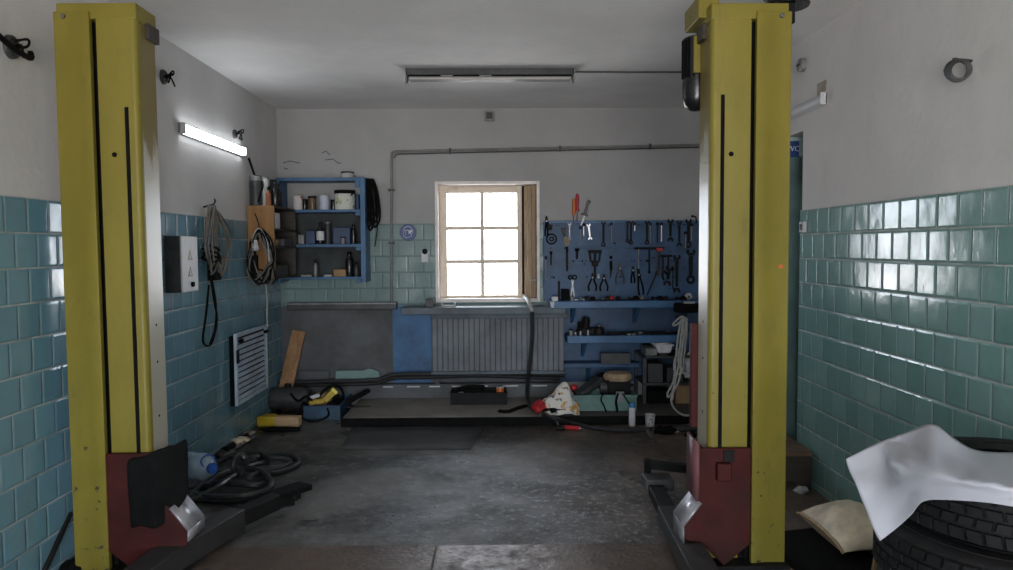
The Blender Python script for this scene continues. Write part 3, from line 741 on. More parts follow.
# hanging cables with socket
H0 = atX(208, 210, XL+.03)
ch = thing('cable_bundle', 'bundle of grey looped cables on a hook in the middle of the left tiled wall', 'cable', H0)
MB().cyl((-.03, 0, .02), (.04, 0, .04), .006).tube(cr([(.04, 0, .04), (.05, 0, .06), (.045, 0, .075)], 4), .006, 6).obj('hook', 'dsteel', ch)
def loopl(y0, y1, z1, ox, r, name, mat, parent, n=10, seed=0, top=.03):
    rn = random.Random(seed)
    j = lambda: rn.uniform(-.012, .012)
    pts = [(ox, .0+j()*.3, top), (ox+.01, y0*.6+j(), z1*.25), (ox+.012, y0+j(), z1*.6), (ox+.01, (y0*.6+y1*.4)+j(), z1*.93), (ox, (y0+y1)/2+j(), z1), (ox+.01, (y1*.7+y0*.3)+j(), z1*.9), (ox+.012, y1+j(), z1*.55), (ox+.01, y1*.6+j(), z1*.2)]
    return MB().tube(cr(pts, 7, True), r, 6, True).obj(name, mat, parent)
for k, (y0, y1, z1, mt) in enumerate([(-.12, .03, -.34, 'bcable'), (-.10, .05, -.40, 'gcable'), (-.07, .30, -.40, 'bcable'), (-.02, .36, -.34, 'gcable'), (-.17, .10, -.44, 'gcable'), (-.02, .24, -.45, 'bcable'), (-.15, -.02, -.40, 'gcable'), (-.10, .0, -.37, 'gcable')]):
    loopl(y0, y1, z1, .004+.006*k, .0065, 'cable_loop', mt, ch, seed=k)
wr_ = MB()
for k in range(4): wr_.ring((.02, -.03+.02*(k % 2), -.33+.025*k), (.3, .2*k-.3, 1), .055, .008, 16, 6)
wr_.obj('cable_wrap', 'black', ch)
q = atX(217, 268, XL+.05)
so = MB().box(q.x-.04, q.x+.015, q.y-.075, q.y+.05, q.z-.085, q.z+.085).obj('socket_block', 'black', ch, w=True, bevel=.006)
MB().cyl((q.x+.0, q.y-.015, q.z), (q.x+.024, q.y-.015, q.z), .035, n=18).obj('socket_face', 'dgrey', so, w=True)
lo = [atX(x, y, XL+.03) for x, y in ((211, 280), (214, 300), (217, 320), (213, 340), (208, 346), (203, 340), (206, 315), (209, 285))]
MB().tube(cr(lo, 6), .0075, 6).obj('drop_cable', 'black', ch, w=True)
lo = [atX(x, y, XL+.025) for x, y in ((212, 280), (216, 305), (215, 328), (210, 344))]
MB().tube(cr(lo, 6), .007, 6).obj('drop_cable', 'black', ch, w=True)

# slatted cover
a, b = atX(237, 370, XL+.062), atX(268, 360, XL+.062)
zt2, zb2 = atX(237, 334, XL+.062).z, atX(237, 407, XL+.062).z
sv = thing('slatted_cover', 'pale blue slatted metal cover standing off the lower left tiled wall', 'cover', (XL+.052, (a.y+b.y)/2, zb2))
hy = (b.y-a.y)/2; hz = zt2-zb2
MB().box(-.052, -.012, -hy+.02, hy, .0, hz-.02).obj('backing_box', 'black', sv)
fr = MB().box(-.012, .010, -hy, -hy+.03, 0, hz).box(-.012, .010, hy-.03, hy, 0, hz).box(-.012, .01, -hy+.03, hy-.03, 0, .03).box(-.012, .010, -hy+.03, hy-.03, hz-.03, hz)
fr.obj('frame', 'vent', sv, bevel=.003)
sl = MB(); n = 11
for i in range(n):
    z = .035+(hz-.07)*i/n; sl.box(-.006, .006, -hy+.028, hy-.028, z, z+(hz-.07)/n*.72, None)
sl.obj('slat_panel', 'vent', sv, bevel=.002)
for yy in (-hy+.04, hy-.10): MB().box(.008, .03, yy, yy+.07, hz-.07, hz-.045).obj('clip', 'black', sv, bevel=.003)
MB().box(.008, .025, -hy-.005, -hy+.02, hz-.22, hz-.12).obj('hinge', 'dsteel', sv, bevel=.003)

# wooden cabinet on the left wall (open to the right)
cy0 = atX(247.5, 240, XL).y; cy1 = 6.74
czt, czb = atY(260, 205.5, cy0).z, atY(260, 279.5, cy0).z
cx1 = atY(274.5, 240, cy0).x
wc = thing('wooden_cabinet', 'brown wooden open cabinet on the left wall beside the blue shelf', 'cabinet', ((XL+cx1)/2, (cy0+cy1)/2, czb))
MB().box(XL+.001, cx1, cy0, cy0+.018, czb, czt).obj('side_panel', 'ply', wc, w=True, bevel=.002)
MB().box(XL+.001, cx1, cy1-.018, cy1, czb, czt).obj('side_panel', 'dwood', wc, w=True, bevel=.002)
MB().box(XL+.001, XL+.012, cy0+.018, cy1-.018, czb, czt).obj('back_panel', 'dwood', wc, w=True)
czs = [czb, czb+(czt-czb)*.42, czb+(czt-czb)*.66, czt-.018]
for z in czs: MB().box(XL+.012, cx1, cy0+.018, cy1-.018, z, z+.018).obj('shelf_board', 'dwood', wc, w=True, bevel=.002)
def bx_thing(name, mat, x0, x1, y0, y1, z0, z1, label, cat, bevel=.004, group=None):
    return tag(MB().box(x0, x1, y0, y1, z0, z1).obj(name, mat, bevel=bevel), label, cat, group)
bx_thing('white_box', 'label', cx1-.13, cx1-.02, cy0+.12, cy0+.24, czs[2]+.019, czs[2]+.15, 'pale box on the upper board of the wooden cabinet', 'box')
bx_thing('carton', 'cardb', cx1-.12, cx1-.03, cy0+.10, cy0+.22, czs[1]+.019, czs[1]+.075, 'small brown carton on the middle board of the wooden cabinet', 'box')
bx_thing('grey_case', 'dgrey', cx1-.17, cx1-.01, cy0+.06, cy0+.42, czs[0]+.019, czs[0]+.11, 'dark grey case on the lowest board of the wooden cabinet', 'case')
bx_thing('tin_tray', 'dgrey', cx1-.06, cx1+.005, cy0+.26, cy0+.5, czs[1]+.019, czs[1]+.08, 'grey tin tray on the middle board of the wooden cabinet', 'tray')
# things on top of the wooden cabinet
def can(name, loc, r, h, mat, label, cat, lid=None, lidm='dsteel', n=20, neck=None, group=None):
    t = thing(name, label, cat, loc, random.uniform(0, 6), group)
    MB().lathe([(.0001, 0), (r*.96, 0), (r, .004), (r, h-.004), (r*.96, h), (.0001, h)], n).obj('can_body', mat, t)
    if neck:
        MB().lathe([(r*.9, h-.002), (neck, h+r*.7), (neck, h+r*1.3), (.0001, h+r*1.3)], n).obj('neck', mat, t)
        MB().lathe([(.0001, h+r*1.25), (neck*1.25, h+r*1.25), (neck*1.2, h+r*1.25+.025), (.0001, h+r*1.25+.027)], 14).obj('cap', lidm, t)
    elif lid: MB().lathe([(.0001, h-.003), (r*1.05, h-.003), (r*1.05, h+lid), (.0001, h+lid)], n).obj('lid', lidm, t)
    return t
q = atY(256.5, 206, cy0+.09)
t = thing('grease_pump', 'dark cylinder pump with a raised lever on top of the wooden cabinet', 'pump', (q.x, cy0+.09, czt))
MB().lathe([(.0001, 0), (.048, 0), (.05, .008), (.05, .20), (.046, .21), (.0001, .21)], 20).obj('barrel', 'dgrey', t)
MB().lathe([(.0001, .205), (.052, .205), (.052, .24), (.03, .25), (.0001, .25)], 20).obj('pump_head', 'greym', t)
MB().bar((-.0, 0, .22), (-.055, .0, .39), .014, .016).obj('lever', 'black', t, bevel=.003)
MB().tube(cr([(.05, 0, .2), (.065, -.04, .15), (.05, -.055, .09), (.03, -.05, .03)], 6), .008, 6).obj('pump_hose', 'black', t)
q = atY(265.5, 206, cy0+.12)
can('tin_can', (q.x, cy0+.12, czt), .030, .225, 'offw', 'tall pale cylinder beside the lever pump on the wooden cabinet', 'can', .012, 'greym')
q = atY(270.5, 206, cy0+.10)
can('spray_can', (q.x, cy0+.05, czt), .022, .10, 'burnt', 'dull orange spray can on top of the wooden cabinet', 'spray can', None, 'black', neck=.008)
for k, (px, hh, r, dy) in enumerate(((279, .20, .04, .2), (272, .22, .035, .30), (285, .17, .035, .26))):
    q = atY(px, 206, cy0+dy)
    can('dark_bottle', (min(q.x, cx1-.04) if k else cx1-.045, cy0+dy, czt), r, hh*.75, 'gloss', ['dark round bottle at the right front of the wooden cabinet top', 'dark bottle behind the orange spray can on the wooden cabinet', 'dark bottle at the back of the wooden cabinet top'][k], 'bottle', None, 'dsteel', neck=.012)
# wires hung on the cabinet side
q = atY(262, 230, cy0-.02)
hb = thing('wire_bundle', 'bundle of brown wires with a hand lamp hung on the cabinet side', 'wire', (q.x, cy0-.03, q.z))
def zloop(pts, r, name, mat, parent, closed=True, y=0.):
    return MB().tube(cr([(x, y+.008*math.sin(i*2.1), z) for i, (x, z) in enumerate(pts)], 6, closed), r, 6, closed).obj(name, mat, parent)
for k in range(16):
    j = lambda a: random.uniform(-a, a)
    zloop([(-.01+j(.02), .01-.02*(k % 3)), (-.06-j(.03), -.10), (-.075+j(.035), -.28), (-.02+j(.05), -.38+j(.06)), (.05+j(.05), -.37+j(.06)), (.09+j(.03), -.24), (.05+j(.04), -.08)], .006, 'wire_loop', ['gcable', 'black', 'gcable', 'black'][k % 4], hb, y=-.004*k)
zloop([(-.055, -.16), (-.06, -.08), (-.02, .0), (.02, -.0), (.06, -.09), (.075, -.25)], .005, 'light_wire', 'cable', hb, False, -.06)
MB().lathe([(.0001, -.0), (.02, .004), (.028, .025), (.018, .05), (.012, .09), (.0001, .09)], 14, Matrix.Translation((-.03, -.06, -.17))).obj('lamp_bulb', 'offw', hb)
MB().box(-.09, -.03, -.05, .0, -.36, -.20).obj('wire_clamp', 'black', hb, bevel=.01)
MB().tube(cr([(-.01, -.01, .005), (-.03, -.01, .08), (-.05, .0, .13)], 4), .004, 5).obj('hanger', 'black', hb)
zloop([(.02, -.38), (.028, -.55), (.03, -.70), (.032, -.78)], .005, 'light_wire', 'cable', hb, False)

# ================================================================== BLUE SHELF UNIT
SY = 6.74
sz = [atY(320, v, SY).z for v in (280, 277, 248, 244, 213, 209.5, 181.5, 177.5)]
sX0, sX1 = atY(277, 230, SY).x, atY(365.5, 230, SY).x
su = thing('wall_shelf', 'blue wooden wall shelf with four boards in the back left corner', 'shelf', ((sX0+sX1)/2, 6.87, sz[0]))
for x0, x1 in ((sX0, sX0+.03), (sX1-.045, sX1)):
    MB().box(x0, x1, SY, YB-.009, sz[0]-.02, sz[7]).obj('side_board', 'blue', su, w=True, bevel=.003)
for i in range(4):
    MB().box(sX0+.03, sX1-.045, SY+.005, YB-.009, sz[2*i]+.006, sz[2*i+1]).obj('shelf_board', 'blue', su, w=True, bevel=.003)
for i in range(4):
    zc = sz[2*i]
    MB().box(sX1-.09, sX1-.045, SY-.004, SY+.03, zc-.05 if i == 3 else zc-.025, zc+.006).obj('corner_block', 'blue', su, w=True, bevel=.003)
MB().box(sX0+.03, sX1-.045, YB-.014, YB-.009, sz[1], sz[4]+.005).obj('back_panel', 'shelfdark', su, w=True)  # added sheet; dark interior of the two lower rows put into its colour
zs = [sz[1], sz[3], sz[5], sz[7]]
def on(shelf, px, y=6.80): q = atY(px, 240, y); return Vector((q.x, y, zs[shelf]))
can('tin_can', on(2, 298.5), .042, .125, 'redlab', 'red and white tin can on the upper blue shelf', 'can', None)
t = can('glass_jar', on(2, 313, 6.8), .036, .105, 'brownj', 'brown glass jar with dark lid on the upper blue shelf', 'jar', .018, 'dsteel')
can('tin_can', on(2, 325), .040, .125, 'bluelab', 'white and blue tin can on the upper blue shelf', 'can', .004, 'offw')
can('paint_can', on(2, 345.5, 6.83), .090, .145, 'paintlab', 'large white paint can with black lid on the upper blue shelf', 'can', .03, 'black', 28)
can('dark_jar', on(2, 305.5, 6.86), .028, .09, 'gloss', 'small dark jar between the red can and brown jar', 'jar', .01)
can('dark_jar', on(2, 334, 6.88), .026, .085, 'gloss', 'small dark jar left of the large white paint can', 'jar', .01)
can('dark_jar', on(2, 358, 6.87), .026, .13, 'navy', 'dark blue jar right of the large white paint can', 'jar', .01, 'navy')
can('tin_can', on(3, 348.5, 6.84), .055, .05, 'offw', 'low grey tin on top of the blue shelf', 'can', .008, 'black', 24)
def sbox(shelf, x0, x1, h, mat, label, cat='box', y0=6.79, y1=6.93, name='small_box', dz=0):
    a, b = on(shelf, x0, y0), on(shelf, x1, y0)
    return bx_thing(name, mat, a.x, b.x, y0, y1, a.z+dz, a.z+h+dz, label, cat, .004)
sbox(1, 287, 297, .10, 'dgrey', 'dark grey box at the left end of the middle blue shelf')
sbox(1, 298, 304, .085, 'greym', 'narrow grey box second from left on the middle blue shelf')
sbox(1, 305.5, 315, .12, 'navy', 'navy blue box left of the labelled bottle on the middle blue shelf')
can('oil_bottle', on(1, 320.5), .034, .13, 'gloss', 'black bottle with white label on the middle blue shelf', 'bottle', None, 'dsteel', neck=.012)
q = on(1, 320.5); o_ = bpy.data.objects['oil_bottle']; MB().lathe([(.0352, .035), (.0352, .115)], 20).obj('label', 'label', o_)
can('spray_can', on(1, 328, 6.86), .026, .19, 'dgrey', 'tall grey can right of the labelled bottle on the middle blue shelf', 'can', .01, 'greym')
sbox(1, 333, 350, .15, 'navy', 'large dark blue box on the middle blue shelf', 'box', 6.83, 6.95)
can('glass_jar', on(1, 343, 6.79), .022, .055, 'greym', 'small grey jar in front of the large dark blue box', 'jar', .008)
can('dark_bottle', on(1, 353.5, 6.80), .024, .12, 'gloss', 'slim black bottle at the right end of the middle blue shelf', 'bottle', None, 'dsteel', neck=.010)
can('dark_bottle', on(0, 315), .020, .10, 'greym', 'slim grey bottle on the bottom blue shelf', 'bottle', None, 'dsteel', neck=.009)
sbox(0, 333, 345, .065, 'cardb', 'small brown cardboard box on the bottom blue shelf')
sbox(0, 323, 331, .018, 'offw', 'flat pale packet on the bottom blue shelf', 'packet', 6.78, 6.86, 'flat_packet')
sbox(0, 300, 311, .02, 'greym', 'flat grey packet at the left of the bottom blue shelf', 'packet', 6.77, 6.86, 'flat_packet')
can('dark_bottle', on(0, 349, 6.84), .038, .15, 'gloss', 'tall black bottle right of the brown box on the bottom blue shelf', 'bottle', None, 'black', neck=.016)
can('dark_bottle', on(0, 356, 6.79), .022, .08, 'dgrey', 'short dark bottle at the right end of the bottom blue shelf', 'bottle', None, 'black', neck=.009)
# hoses and belts hanging at the right side of the shelf
q = atY(362, 180, 6.80)
bh = thing('belt_bundle', 'bundle of black drive belts hanging at the right end of the blue shelf', 'belts', (q.x+.03, 6.83, q.z))
MB().cyl((-.04, 0, 0), (.03, 0, .005), .008).obj('peg', 'dsteel', bh)
for k in range(7):
    w = .035+.006*k; dz = -.36-.03*(k % 4); ox = -.015+.012*k
    MB().tube(cr([(ox, -.03+.01*k, .012), (ox-w*.3, -.05+.01*k, dz*.4), (ox-w*.3, -.03+.01*k, dz*.85), (ox+.012, -.02+.01*k, dz), (ox+w*.8, .0+.008*k, dz*.8), (ox+w*.6, .01+.008*k, dz*.35)], 6, True), .009, 6, True).obj('drive_belt', 'black', bh)
MB().tube(cr([(.02, -.02, .0), (.07, -.03, -.03), (.085, -.03, -.2), (.10, -.03, -.42), (.085, -.03, -.55), (.075, -.03, -.60)], 6), .006, 6).obj('hanging_wire', 'black', bh)
# ================================================================== TOOL BOARD
BY = 6.955
a, b = atY(543.5, 222, BY), atY(698, 300, BY)
bX0, bX1, bZ1, bZ0 = a.x, b.x, a.z+.008, b.z
tbd = thing('tool_board', 'blue painted tool board on the back wall right of the window', 'tool board', ((bX0+bX1)/2, BY+.01, bZ0))
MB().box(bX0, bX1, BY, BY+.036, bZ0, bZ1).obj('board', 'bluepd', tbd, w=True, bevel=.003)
MB().box(bX0, bX1, BY-.014, BY, bZ1-.022, bZ1+.002).obj('top_strip', 'blue', tbd, w=True, bevel=.003)
z2 = atY(600, 248, BY).z
MB().box(bX0+.30, bX1-.05, BY-.010, BY, z2-.004, z2+.012).obj('hook_rail', 'bluepd', tbd, w=True, bevel=.002)
nails = MB(); rn = random.Random(3)
for i in range(70):
    x = rn.uniform(bX0+.03, bX1-.03); z = rn.choice([bZ1-.04, z2, z2-.12, bZ0+.22, rn.uniform(bZ0+.05, bZ1-.05)])
    nails.cyl((x, BY+.002, z), (x, BY-.004, z), rn.uniform(.004, .010), n=7)
nails.obj('peg_hole', 'black', tbd, w=True)['kind'] = 'stuff'
PXM = BY/750.                                                          # metres per photo pixel at the board
def hang(name, label, cat, px, py, y=-.014, group=None, tilt=0.):
    q = atY(px, py, BY+y); t = thing(name, label, cat, q, 0, group); t.rotation_euler = (0, R(tilt), 0); return t
def wrench(px, y0, y1, w=.020, mat='dsteel', label='', tilt=0., ring=True, y=-.014, name='spanner'):
    w *= 1.25
    L = (y1-y0)*PXM; t = hang(name, label, 'spanner', px, y0, y, None, tilt); h = .004
    MB().prism([(-w*.32, -w*.6), (w*.32, -w*.6), (w*.26, -L+w*.8), (-w*.26, -L+w*.8)], -h, h).obj('shank', mat, t, bevel=.0015)
    k = w*.72
    if ring: MB().ring((0, 0, -L+w*.5), (0, 1, 0), w*.48, w*.20, 18, 6).obj('ring_end', mat, t)
    else: MB().prism([(-k*.5, w*.5-L+.004), (-k, -L+w*.1), (-k*.8, -L-w*.35), (-k*.35, -L-w*.3), (-k*.3, -L+w*.1), (k*.3, -L+w*.1), (k*.35, -L-w*.3), (k*.8, -L-w*.35), (k, -L+w*.1), (k*.5, w*.5-L+.004)], -h*1.2, h*1.2).obj('open_end', mat, t, bevel=.001)
    MB().prism([(-k*.5, -w*.55), (-k, -w*.1), (-k*.8, w*.4), (-k*.4, w*.35), (-k*.3, -w*.1), (k*.3, -w*.1), (k*.4, w*.35), (k*.8, w*.4), (k, -w*.1), (k*.5, -w*.55)], -h*1.2, h*1.2).obj('open_end', mat, t, bevel=.001)
    return t
def rod(px, y0, y1, r, mat, label, name='socket_bar', cat='bar', tilt=0., tip=True):
    L = (y1-y0)*PXM; t = hang(name, label, cat, px, y0, -.016, None, tilt)
    MB().cyl((0, 0, 0), (0, 0, -L), r, r*.9, 10).obj('shaft', mat, t)
    if tip: MB().cyl((0, 0, .006), (0, 0, -.022), r*1.9, r*1.7, 12).obj('head', 'dsteel' if mat != 'dsteel' else 'black', t)
    return t
def pliers(px, y0, y1, label, mat='dsteel', spread=.035, up=True, tilt=0., grips='black'):
    """jaws up, two legs down"""
    L = (y1-y0)*PXM; t = hang('pliers', label, 'pliers', px, y0, -.016, None, tilt); j = L*.30
    for s in (-1, 1):
        MB().prism([(0, 0), (s*.007, -.002), (s*.014, -j*.7), (s*.010, -j), (-s*.004, -j), (-s*.002, -j*.6)], -.006+.001*s, .006+.001*s).obj('jaw', mat, t, bevel=.0015)
        MB().tube(cr([(-s*.004*0+s*.006, 0, -j*.9), (s*spread*.6, 0, -j-(L-j)*.3), (s*spread, 0, -j-(L-j)*.65), (s*spread*.85, 0, -L)], 5), .0085, 7).obj('handle', grips, t)
    MB().cyl((0, .009, -j*.85), (0, -.010, -j*.85), .009, n=10).obj('pivot', 'steel', t)
    return t
def tbar(px0, px1, py, stems, label, mat='dsteel'):
    c = (px0+px1)/2; t = hang('bar_wrench', label, 'wrench', c, py, -.02)
    w = (px1-px0)*PXM/2
    MB().cyl((-w, 0, 0), (w, 0, 0), .011, n=10).obj('cross_bar', mat, t)
    for px, py1, m_ in stems:
        x = (px-c)*PXM; MB().cyl((x, 0, 0), (x, 0, -(py1-py)*PXM), .008, n=10).obj('stem', m_, t)
        MB().cyl((x, 0, -(py1-py)*PXM-.012), (x, 0, -(py1-py)*PXM+.012), .014, n=10).obj('socket_end', 'dsteel', t)
    return t
top = 'top row of the blue tool board'
# --- top row, left to right
pliers(546.5, 216, 236, 'thin dark snips poking up at the top left corner of the tool board', spread=.012)
t = hang('gasket_ring', 'dark ring hanging at the left of the tool board', 'ring', 551.5, 239, -.010)
MB().ring((0, 0, 0), (0, 1, 0), .045, .008, 28).obj('ring_body', 'dsteel', t); MB().ring((0, 0, 0), (0, 1, 0), .018, .006, 18).obj('inner_ring', 'dsteel', t)
t = hang('clamp_knob', 'dark knob above the hanging ring on the tool board', 'knob', 550, 228, -.014)
MB().lathe([(.0001, -.012), (.012, -.012), (.022, .0), (.02, .016), (.0001, .02)], 12, Matrix.Rotation(R(90), 4, 'X')).obj('knob_body', 'dsteel', t); MB().bar((0, 0, .0), (-.02, 0, .06), .012, .010).obj('knob_arm', 'dsteel', t)
t = hang('paint_scraper', 'dark handled scraper with a tan blade at the left of the tool board', 'scraper', 562.5, 228, -.014, None, -16)
MB().prism([(-.016, .0), (.016, .0), (.013, -.06), (.007, -.085), (-.007, -.085), (-.013, -.06)], -.008, .008).obj('handle', 'dwood', t, bevel=.003)
MB().prism([(-.008, -.08), (.008, -.08), (.034, -.115), (.026, -.165), (-.016, -.17), (-.026, -.12)], -.003, .003).obj('blade', 'bcable', t, bevel=.001)
wrench(569.5, 224, 240, .020, 'steel', 'bright spanner beside the tan scraper, '+top)
rod(580.5, 227, 245, .007, 'greym', 'long grey bar below the black handled knife, '+top)
rod(583.7, 224, 236, .007, 'chrome', 'short bright bar below the black handled knife, '+top)
wrench(588.5, 225, 239, .022, 'chrome', 'bright slanted spanner right of the knife, '+top, -7, False)
wrench(603.5, 223, 246, .026, 'dsteel', 'dark spanner with bright end in the middle left, '+top)
rod(611.5, 223, 242, .005, 'greym', 'thin grey bar near the middle, '+top)
wrench(627.5, 222, 242, .021, 'dsteel', 'dark spanner, left one of the close pair, '+top)
wrench(631, 222, 244, .024, 'dsteel', 'dark spanner, right one of the close pair, '+top)
rod(634.8, 223, 231, .007, 'chrome', 'very short bright bar right of the spanner pair, '+top)
wrench(647, 222, 244, .026, 'dsteel', 'dark spanner left of the twin bar, '+top)
rod(650.5, 223, 243, .006, 'greym', 'grey bar beside the dark spanner right of middle, '+top)
rod(657.5, 223, 243, .006, 'dsteel', 'thin black bar left of the longest bright bar, '+top)
rod(661.5, 223, 241.5, .008, 'chrome', 'longest bright bar, right half, '+top)
wrench(670.5, 221, 240, .034, 'dsteel', 'broad dark open spanner, right half, '+top, 0, False)
wrench(679.5, 222, 245, .028, 'dsteel', 'dark spanner with open lower end near the right, '+top, 0, False)
rod(685.8, 232, 248, .009, 'steel', 'low hanging bright bar near the right end, '+top)
wrench(688.5, 221, 247, .036, 'dsteel', 'broad black spanner at the right end, '+top)
rod(691.5, 224, 241, .009, 'steel', 'bright bar at the right end, '+top)
# --- second level
mid = 'middle of the blue tool board'
t = hang('flat_file', 'dark flat file under the scraper on the tool board', 'file', 567, 249)
MB().prism([(-.011, 0), (.011, 0), (.010, -.19), (.0, -.215), (-.010, -.19)], -.004, .004).obj('file_blade', 'dsteel', t, bevel=.001); MB().cyl((0, 0, .02), (0, 0, -.03), .011, .008, 10).obj('file_handle', 'black', t)
rod(577, 249, 259, .011, 'dsteel', 'short black punch right of the flat file', 'punch', 'punch')
t = hang('gear_puller', 'dark three legged gear puller in the '+mid, 'puller', 595, 250, -.03)
MB().box(-.062, .062, -.016, .016, -.03, .0).obj('yoke', 'dsteel', t, bevel=.004)
for x in (-.05, .0, .05): MB().prism([(x-.009, 0), (x+.009, 0), (x*.8+.009, -.10), (x*.8-.02*(1 if x > 0 else -1), -.13), (x*.8-.009, -.10)], -.006, .006).obj('leg', 'dsteel', t, bevel=.002)
MB().cyl((0, 0, .0), (0, 0, -.27), .010, n=10).obj('spindle', 'dsteel', t); MB().box(-.028, .028, -.018, .018, -.15, -.10).obj('nut', 'dsteel', t, bevel=.004)
pliers(592.5, 273, 291, 'black pliers directly below the gear puller', spread=.036)
t = pliers(604, 274, 291, 'black pliers with bright pivot right of the gear puller', spread=.036)
MB().box(-.060, -.045, -.014, -.008, -.04, .0).obj('bright_clip', 'label', t)
t = hang('knife', 'dark knife hanging under a round peg in the '+mid, 'knife', 611, 261, -.014)
MB().prism([(-.013, 0), (.013, 0), (.014, -.085), (-.010, -.085)], -.008, .008).obj('handle', 'black', t, bevel=.003); MB().prism([(-.009, -.085), (.011, -.085), (-.002, -.16), (-.008, -.16)], -.002, .002).obj('blade', 'dsteel', t)
t = hang('round_peg', 'dark round peg above the knife on the tool board', 'peg', 611, 257.5, -.008); MB().lathe([(.0001, -.006), (.016, -.006), (.012, .012), (.0001, .014)], 14, rotm((0, -1, 0))).obj('peg_head', 'black', t); MB().cyl((0, 0, 0), (0, .008, 0), .006).obj('peg_pin', 'dsteel', t)
pliers(620, 263, 284, 'dull grey pliers with wide handles in the '+mid, 'dgrey', .038, grips='dgrey')
tbar(634.5, 664, 248.3, [(638.5, 270, 'steel'), (649.5, 272, 'dsteel')], 'long black cross bar with two hanging stems on the tool board')
t = hang('hammer', 'red headed hammer hanging right of the long cross bar', 'hammer', 659.5, 249.5, -.028)
MB().box(-.030, .030, -.014, .014, -.016, .016).obj('hammer_head', 'redp', t, bevel=.005); MB().cyl((0, 0, -.01), (-.012, 0, -.24), .010, .012, 10).obj('handle', 'dwood', t)
tbar(660.5, 672, 256, [(663, 274, 'dsteel'), (668.5, 278, 'dsteel')], 'short black cross bar right of the red hammer')
wrench(677, 257, 291, .040, 'dsteel', 'largest black spanner, right half of the tool board', 0, False, name='spanner')
pliers(633, 266, 283, 'black pliers with straight handles left of the long stem', spread=.016)
pliers(638, 268, 295, 'large black pliers below the long cross bar', spread=.022, tilt=-8)
t = hang('pry_bar', 'thin black pry bar leaning diagonally on the tool board', 'bar', 657, 272, -.02, None, 23)
MB().cyl((0, 0, 0), (0, 0, -.235), .006, n=8).obj('shaft', 'dsteel', t); MB().box(-.014, .014, -.006, .006, -.02, .012).obj('claw', 'dsteel', t, bevel=.003)
wrench(669.5, 268, 284, .042, 'dsteel', 'black adjustable wrench under the short cross bar', 8, False, name='adjustable_wrench')
pliers(662, 267, 280, 'small black pliers below the red hammer', spread=.025, tilt=-20)
rod(673, 268, 289, .006, 'dsteel', 'thin black bar left of the largest spanner', tip=True)
wrench(691, 252, 283, .050, 'dsteel', 'bulky black spanner at the right edge of the tool board', 0, True)
rod(546, 257, 280, .006, 'greym', 'thin grey bar at the left edge of the tool board')
rod(551, 252, 265, .007, 'dsteel', 'short dark bar below the ring at the left of the tool board')
t = hang('scissors', 'scissors with black handles hanging low on the tool board', 'scissors', 572.5, 276, -.014)
for s in (-1, 1):
    MB().ring((s*.020, s*.002, -.012), (0, 1, 0), .018, .006, 16, 6).obj('handle', 'black', t)
    MB().prism([(s*.012, -.03), (s*.004, -.035), (-s*.012, -.12), (-s*.022, -.20), (-s*.016, -.205), (-s*.0, -.13)], s*.003-.0015, s*.003+.0015).obj('blade', 'steel', t)
MB().cyl((0, .006, -.075), (0, -.007, -.075), .006, n=8).obj('pivot', 'steel', t)
t = hang('steel_ruler', 'upright dark bar standing at the lower left of the tool board', 'bar', 559, 281, -.02); MB().prism([(-.010, 0), (.010, 0), (.011, -.165), (-.011, -.165)], -.004, .004).obj('blade', 'dsteel', t, bevel=.001); MB().cyl((0, .006, -.012), (0, -.006, -.012), .005, n=8).obj('rivet', 'black', t)
q0, q1 = atY(561.5, 290, BY-.06), atY(569.5, 300, BY-.06)

# --- tools stuck behind the top strip, standing above the board
q = atY(573.5, 222, BY-.012)
t = thing('screwdriver', 'orange handled screwdriver standing above the tool board', 'screwdriver', q)
MB().lathe([(.0001, .06), (.012, .06), (.017, .09), (.016, .18), (.017, .20), (.010, .215), (.0001, .216)], 14).obj('handle', 'orange', t); MB().cyl((0, 0, -.03), (0, 0, .065), .0045, n=8).obj('shaft', 'steel', t)
t.rotation_euler = (0, R(2), 0)
q = atY(577.3, 222, BY-.016)
t = thing('screwdriver', 'red handled screwdriver standing above the tool board', 'screwdriver', q)
MB().lathe([(.0001, .10), (.011, .10), (.014, .115), (.013, .17), (.016, .19), (.015, .245), (.008, .26), (.0001, .261)], 14).obj('handle', 'redp', t); MB().cyl((0, 0, -.03), (0, 0, .105), .0045, n=8).obj('shaft', 'steel', t); MB().box(.008, .026, -.006, .006, .10, .118).obj('guard', 'redp', t, bevel=.003)
q = atY(582.3, 222, BY-.016)
t = thing('knife', 'black handled knife standing tilted above the tool board', 'knife', q); t.rotation_euler = (0, R(17), 0)
MB().prism([(-.012, .075), (.012, .075), (.015, .11), (.011, .14), (.016, .19), (.022, .205), (-.004, .212), (-.014, .19), (-.010, .13)], -.009, .009).obj('handle', 'gloss', t, bevel=.003); MB().box(-.034, .032, -.008, .008, .062, .078).obj('guard', 'gloss', t, bevel=.003); MB().prism([(-.010, .063), (.010, .063), (.008, -.03), (-.008, -.03)], -.002, .002).obj('blade', 'steel', t)
q = atY(694, 219, BY-.02)
t = thing('bent_hook', 'small black bent rod above the right end of the tool board', 'hook', q); MB().tube(cr([(.02, 0, -.04), (.02, 0, .0), (.012, 0, .022), (-.014, 0, .026)], 5), .006, 6).obj('rod', 'black', t); MB().ball((-.016, 0, .026), .011).obj('tip', 'black', t)

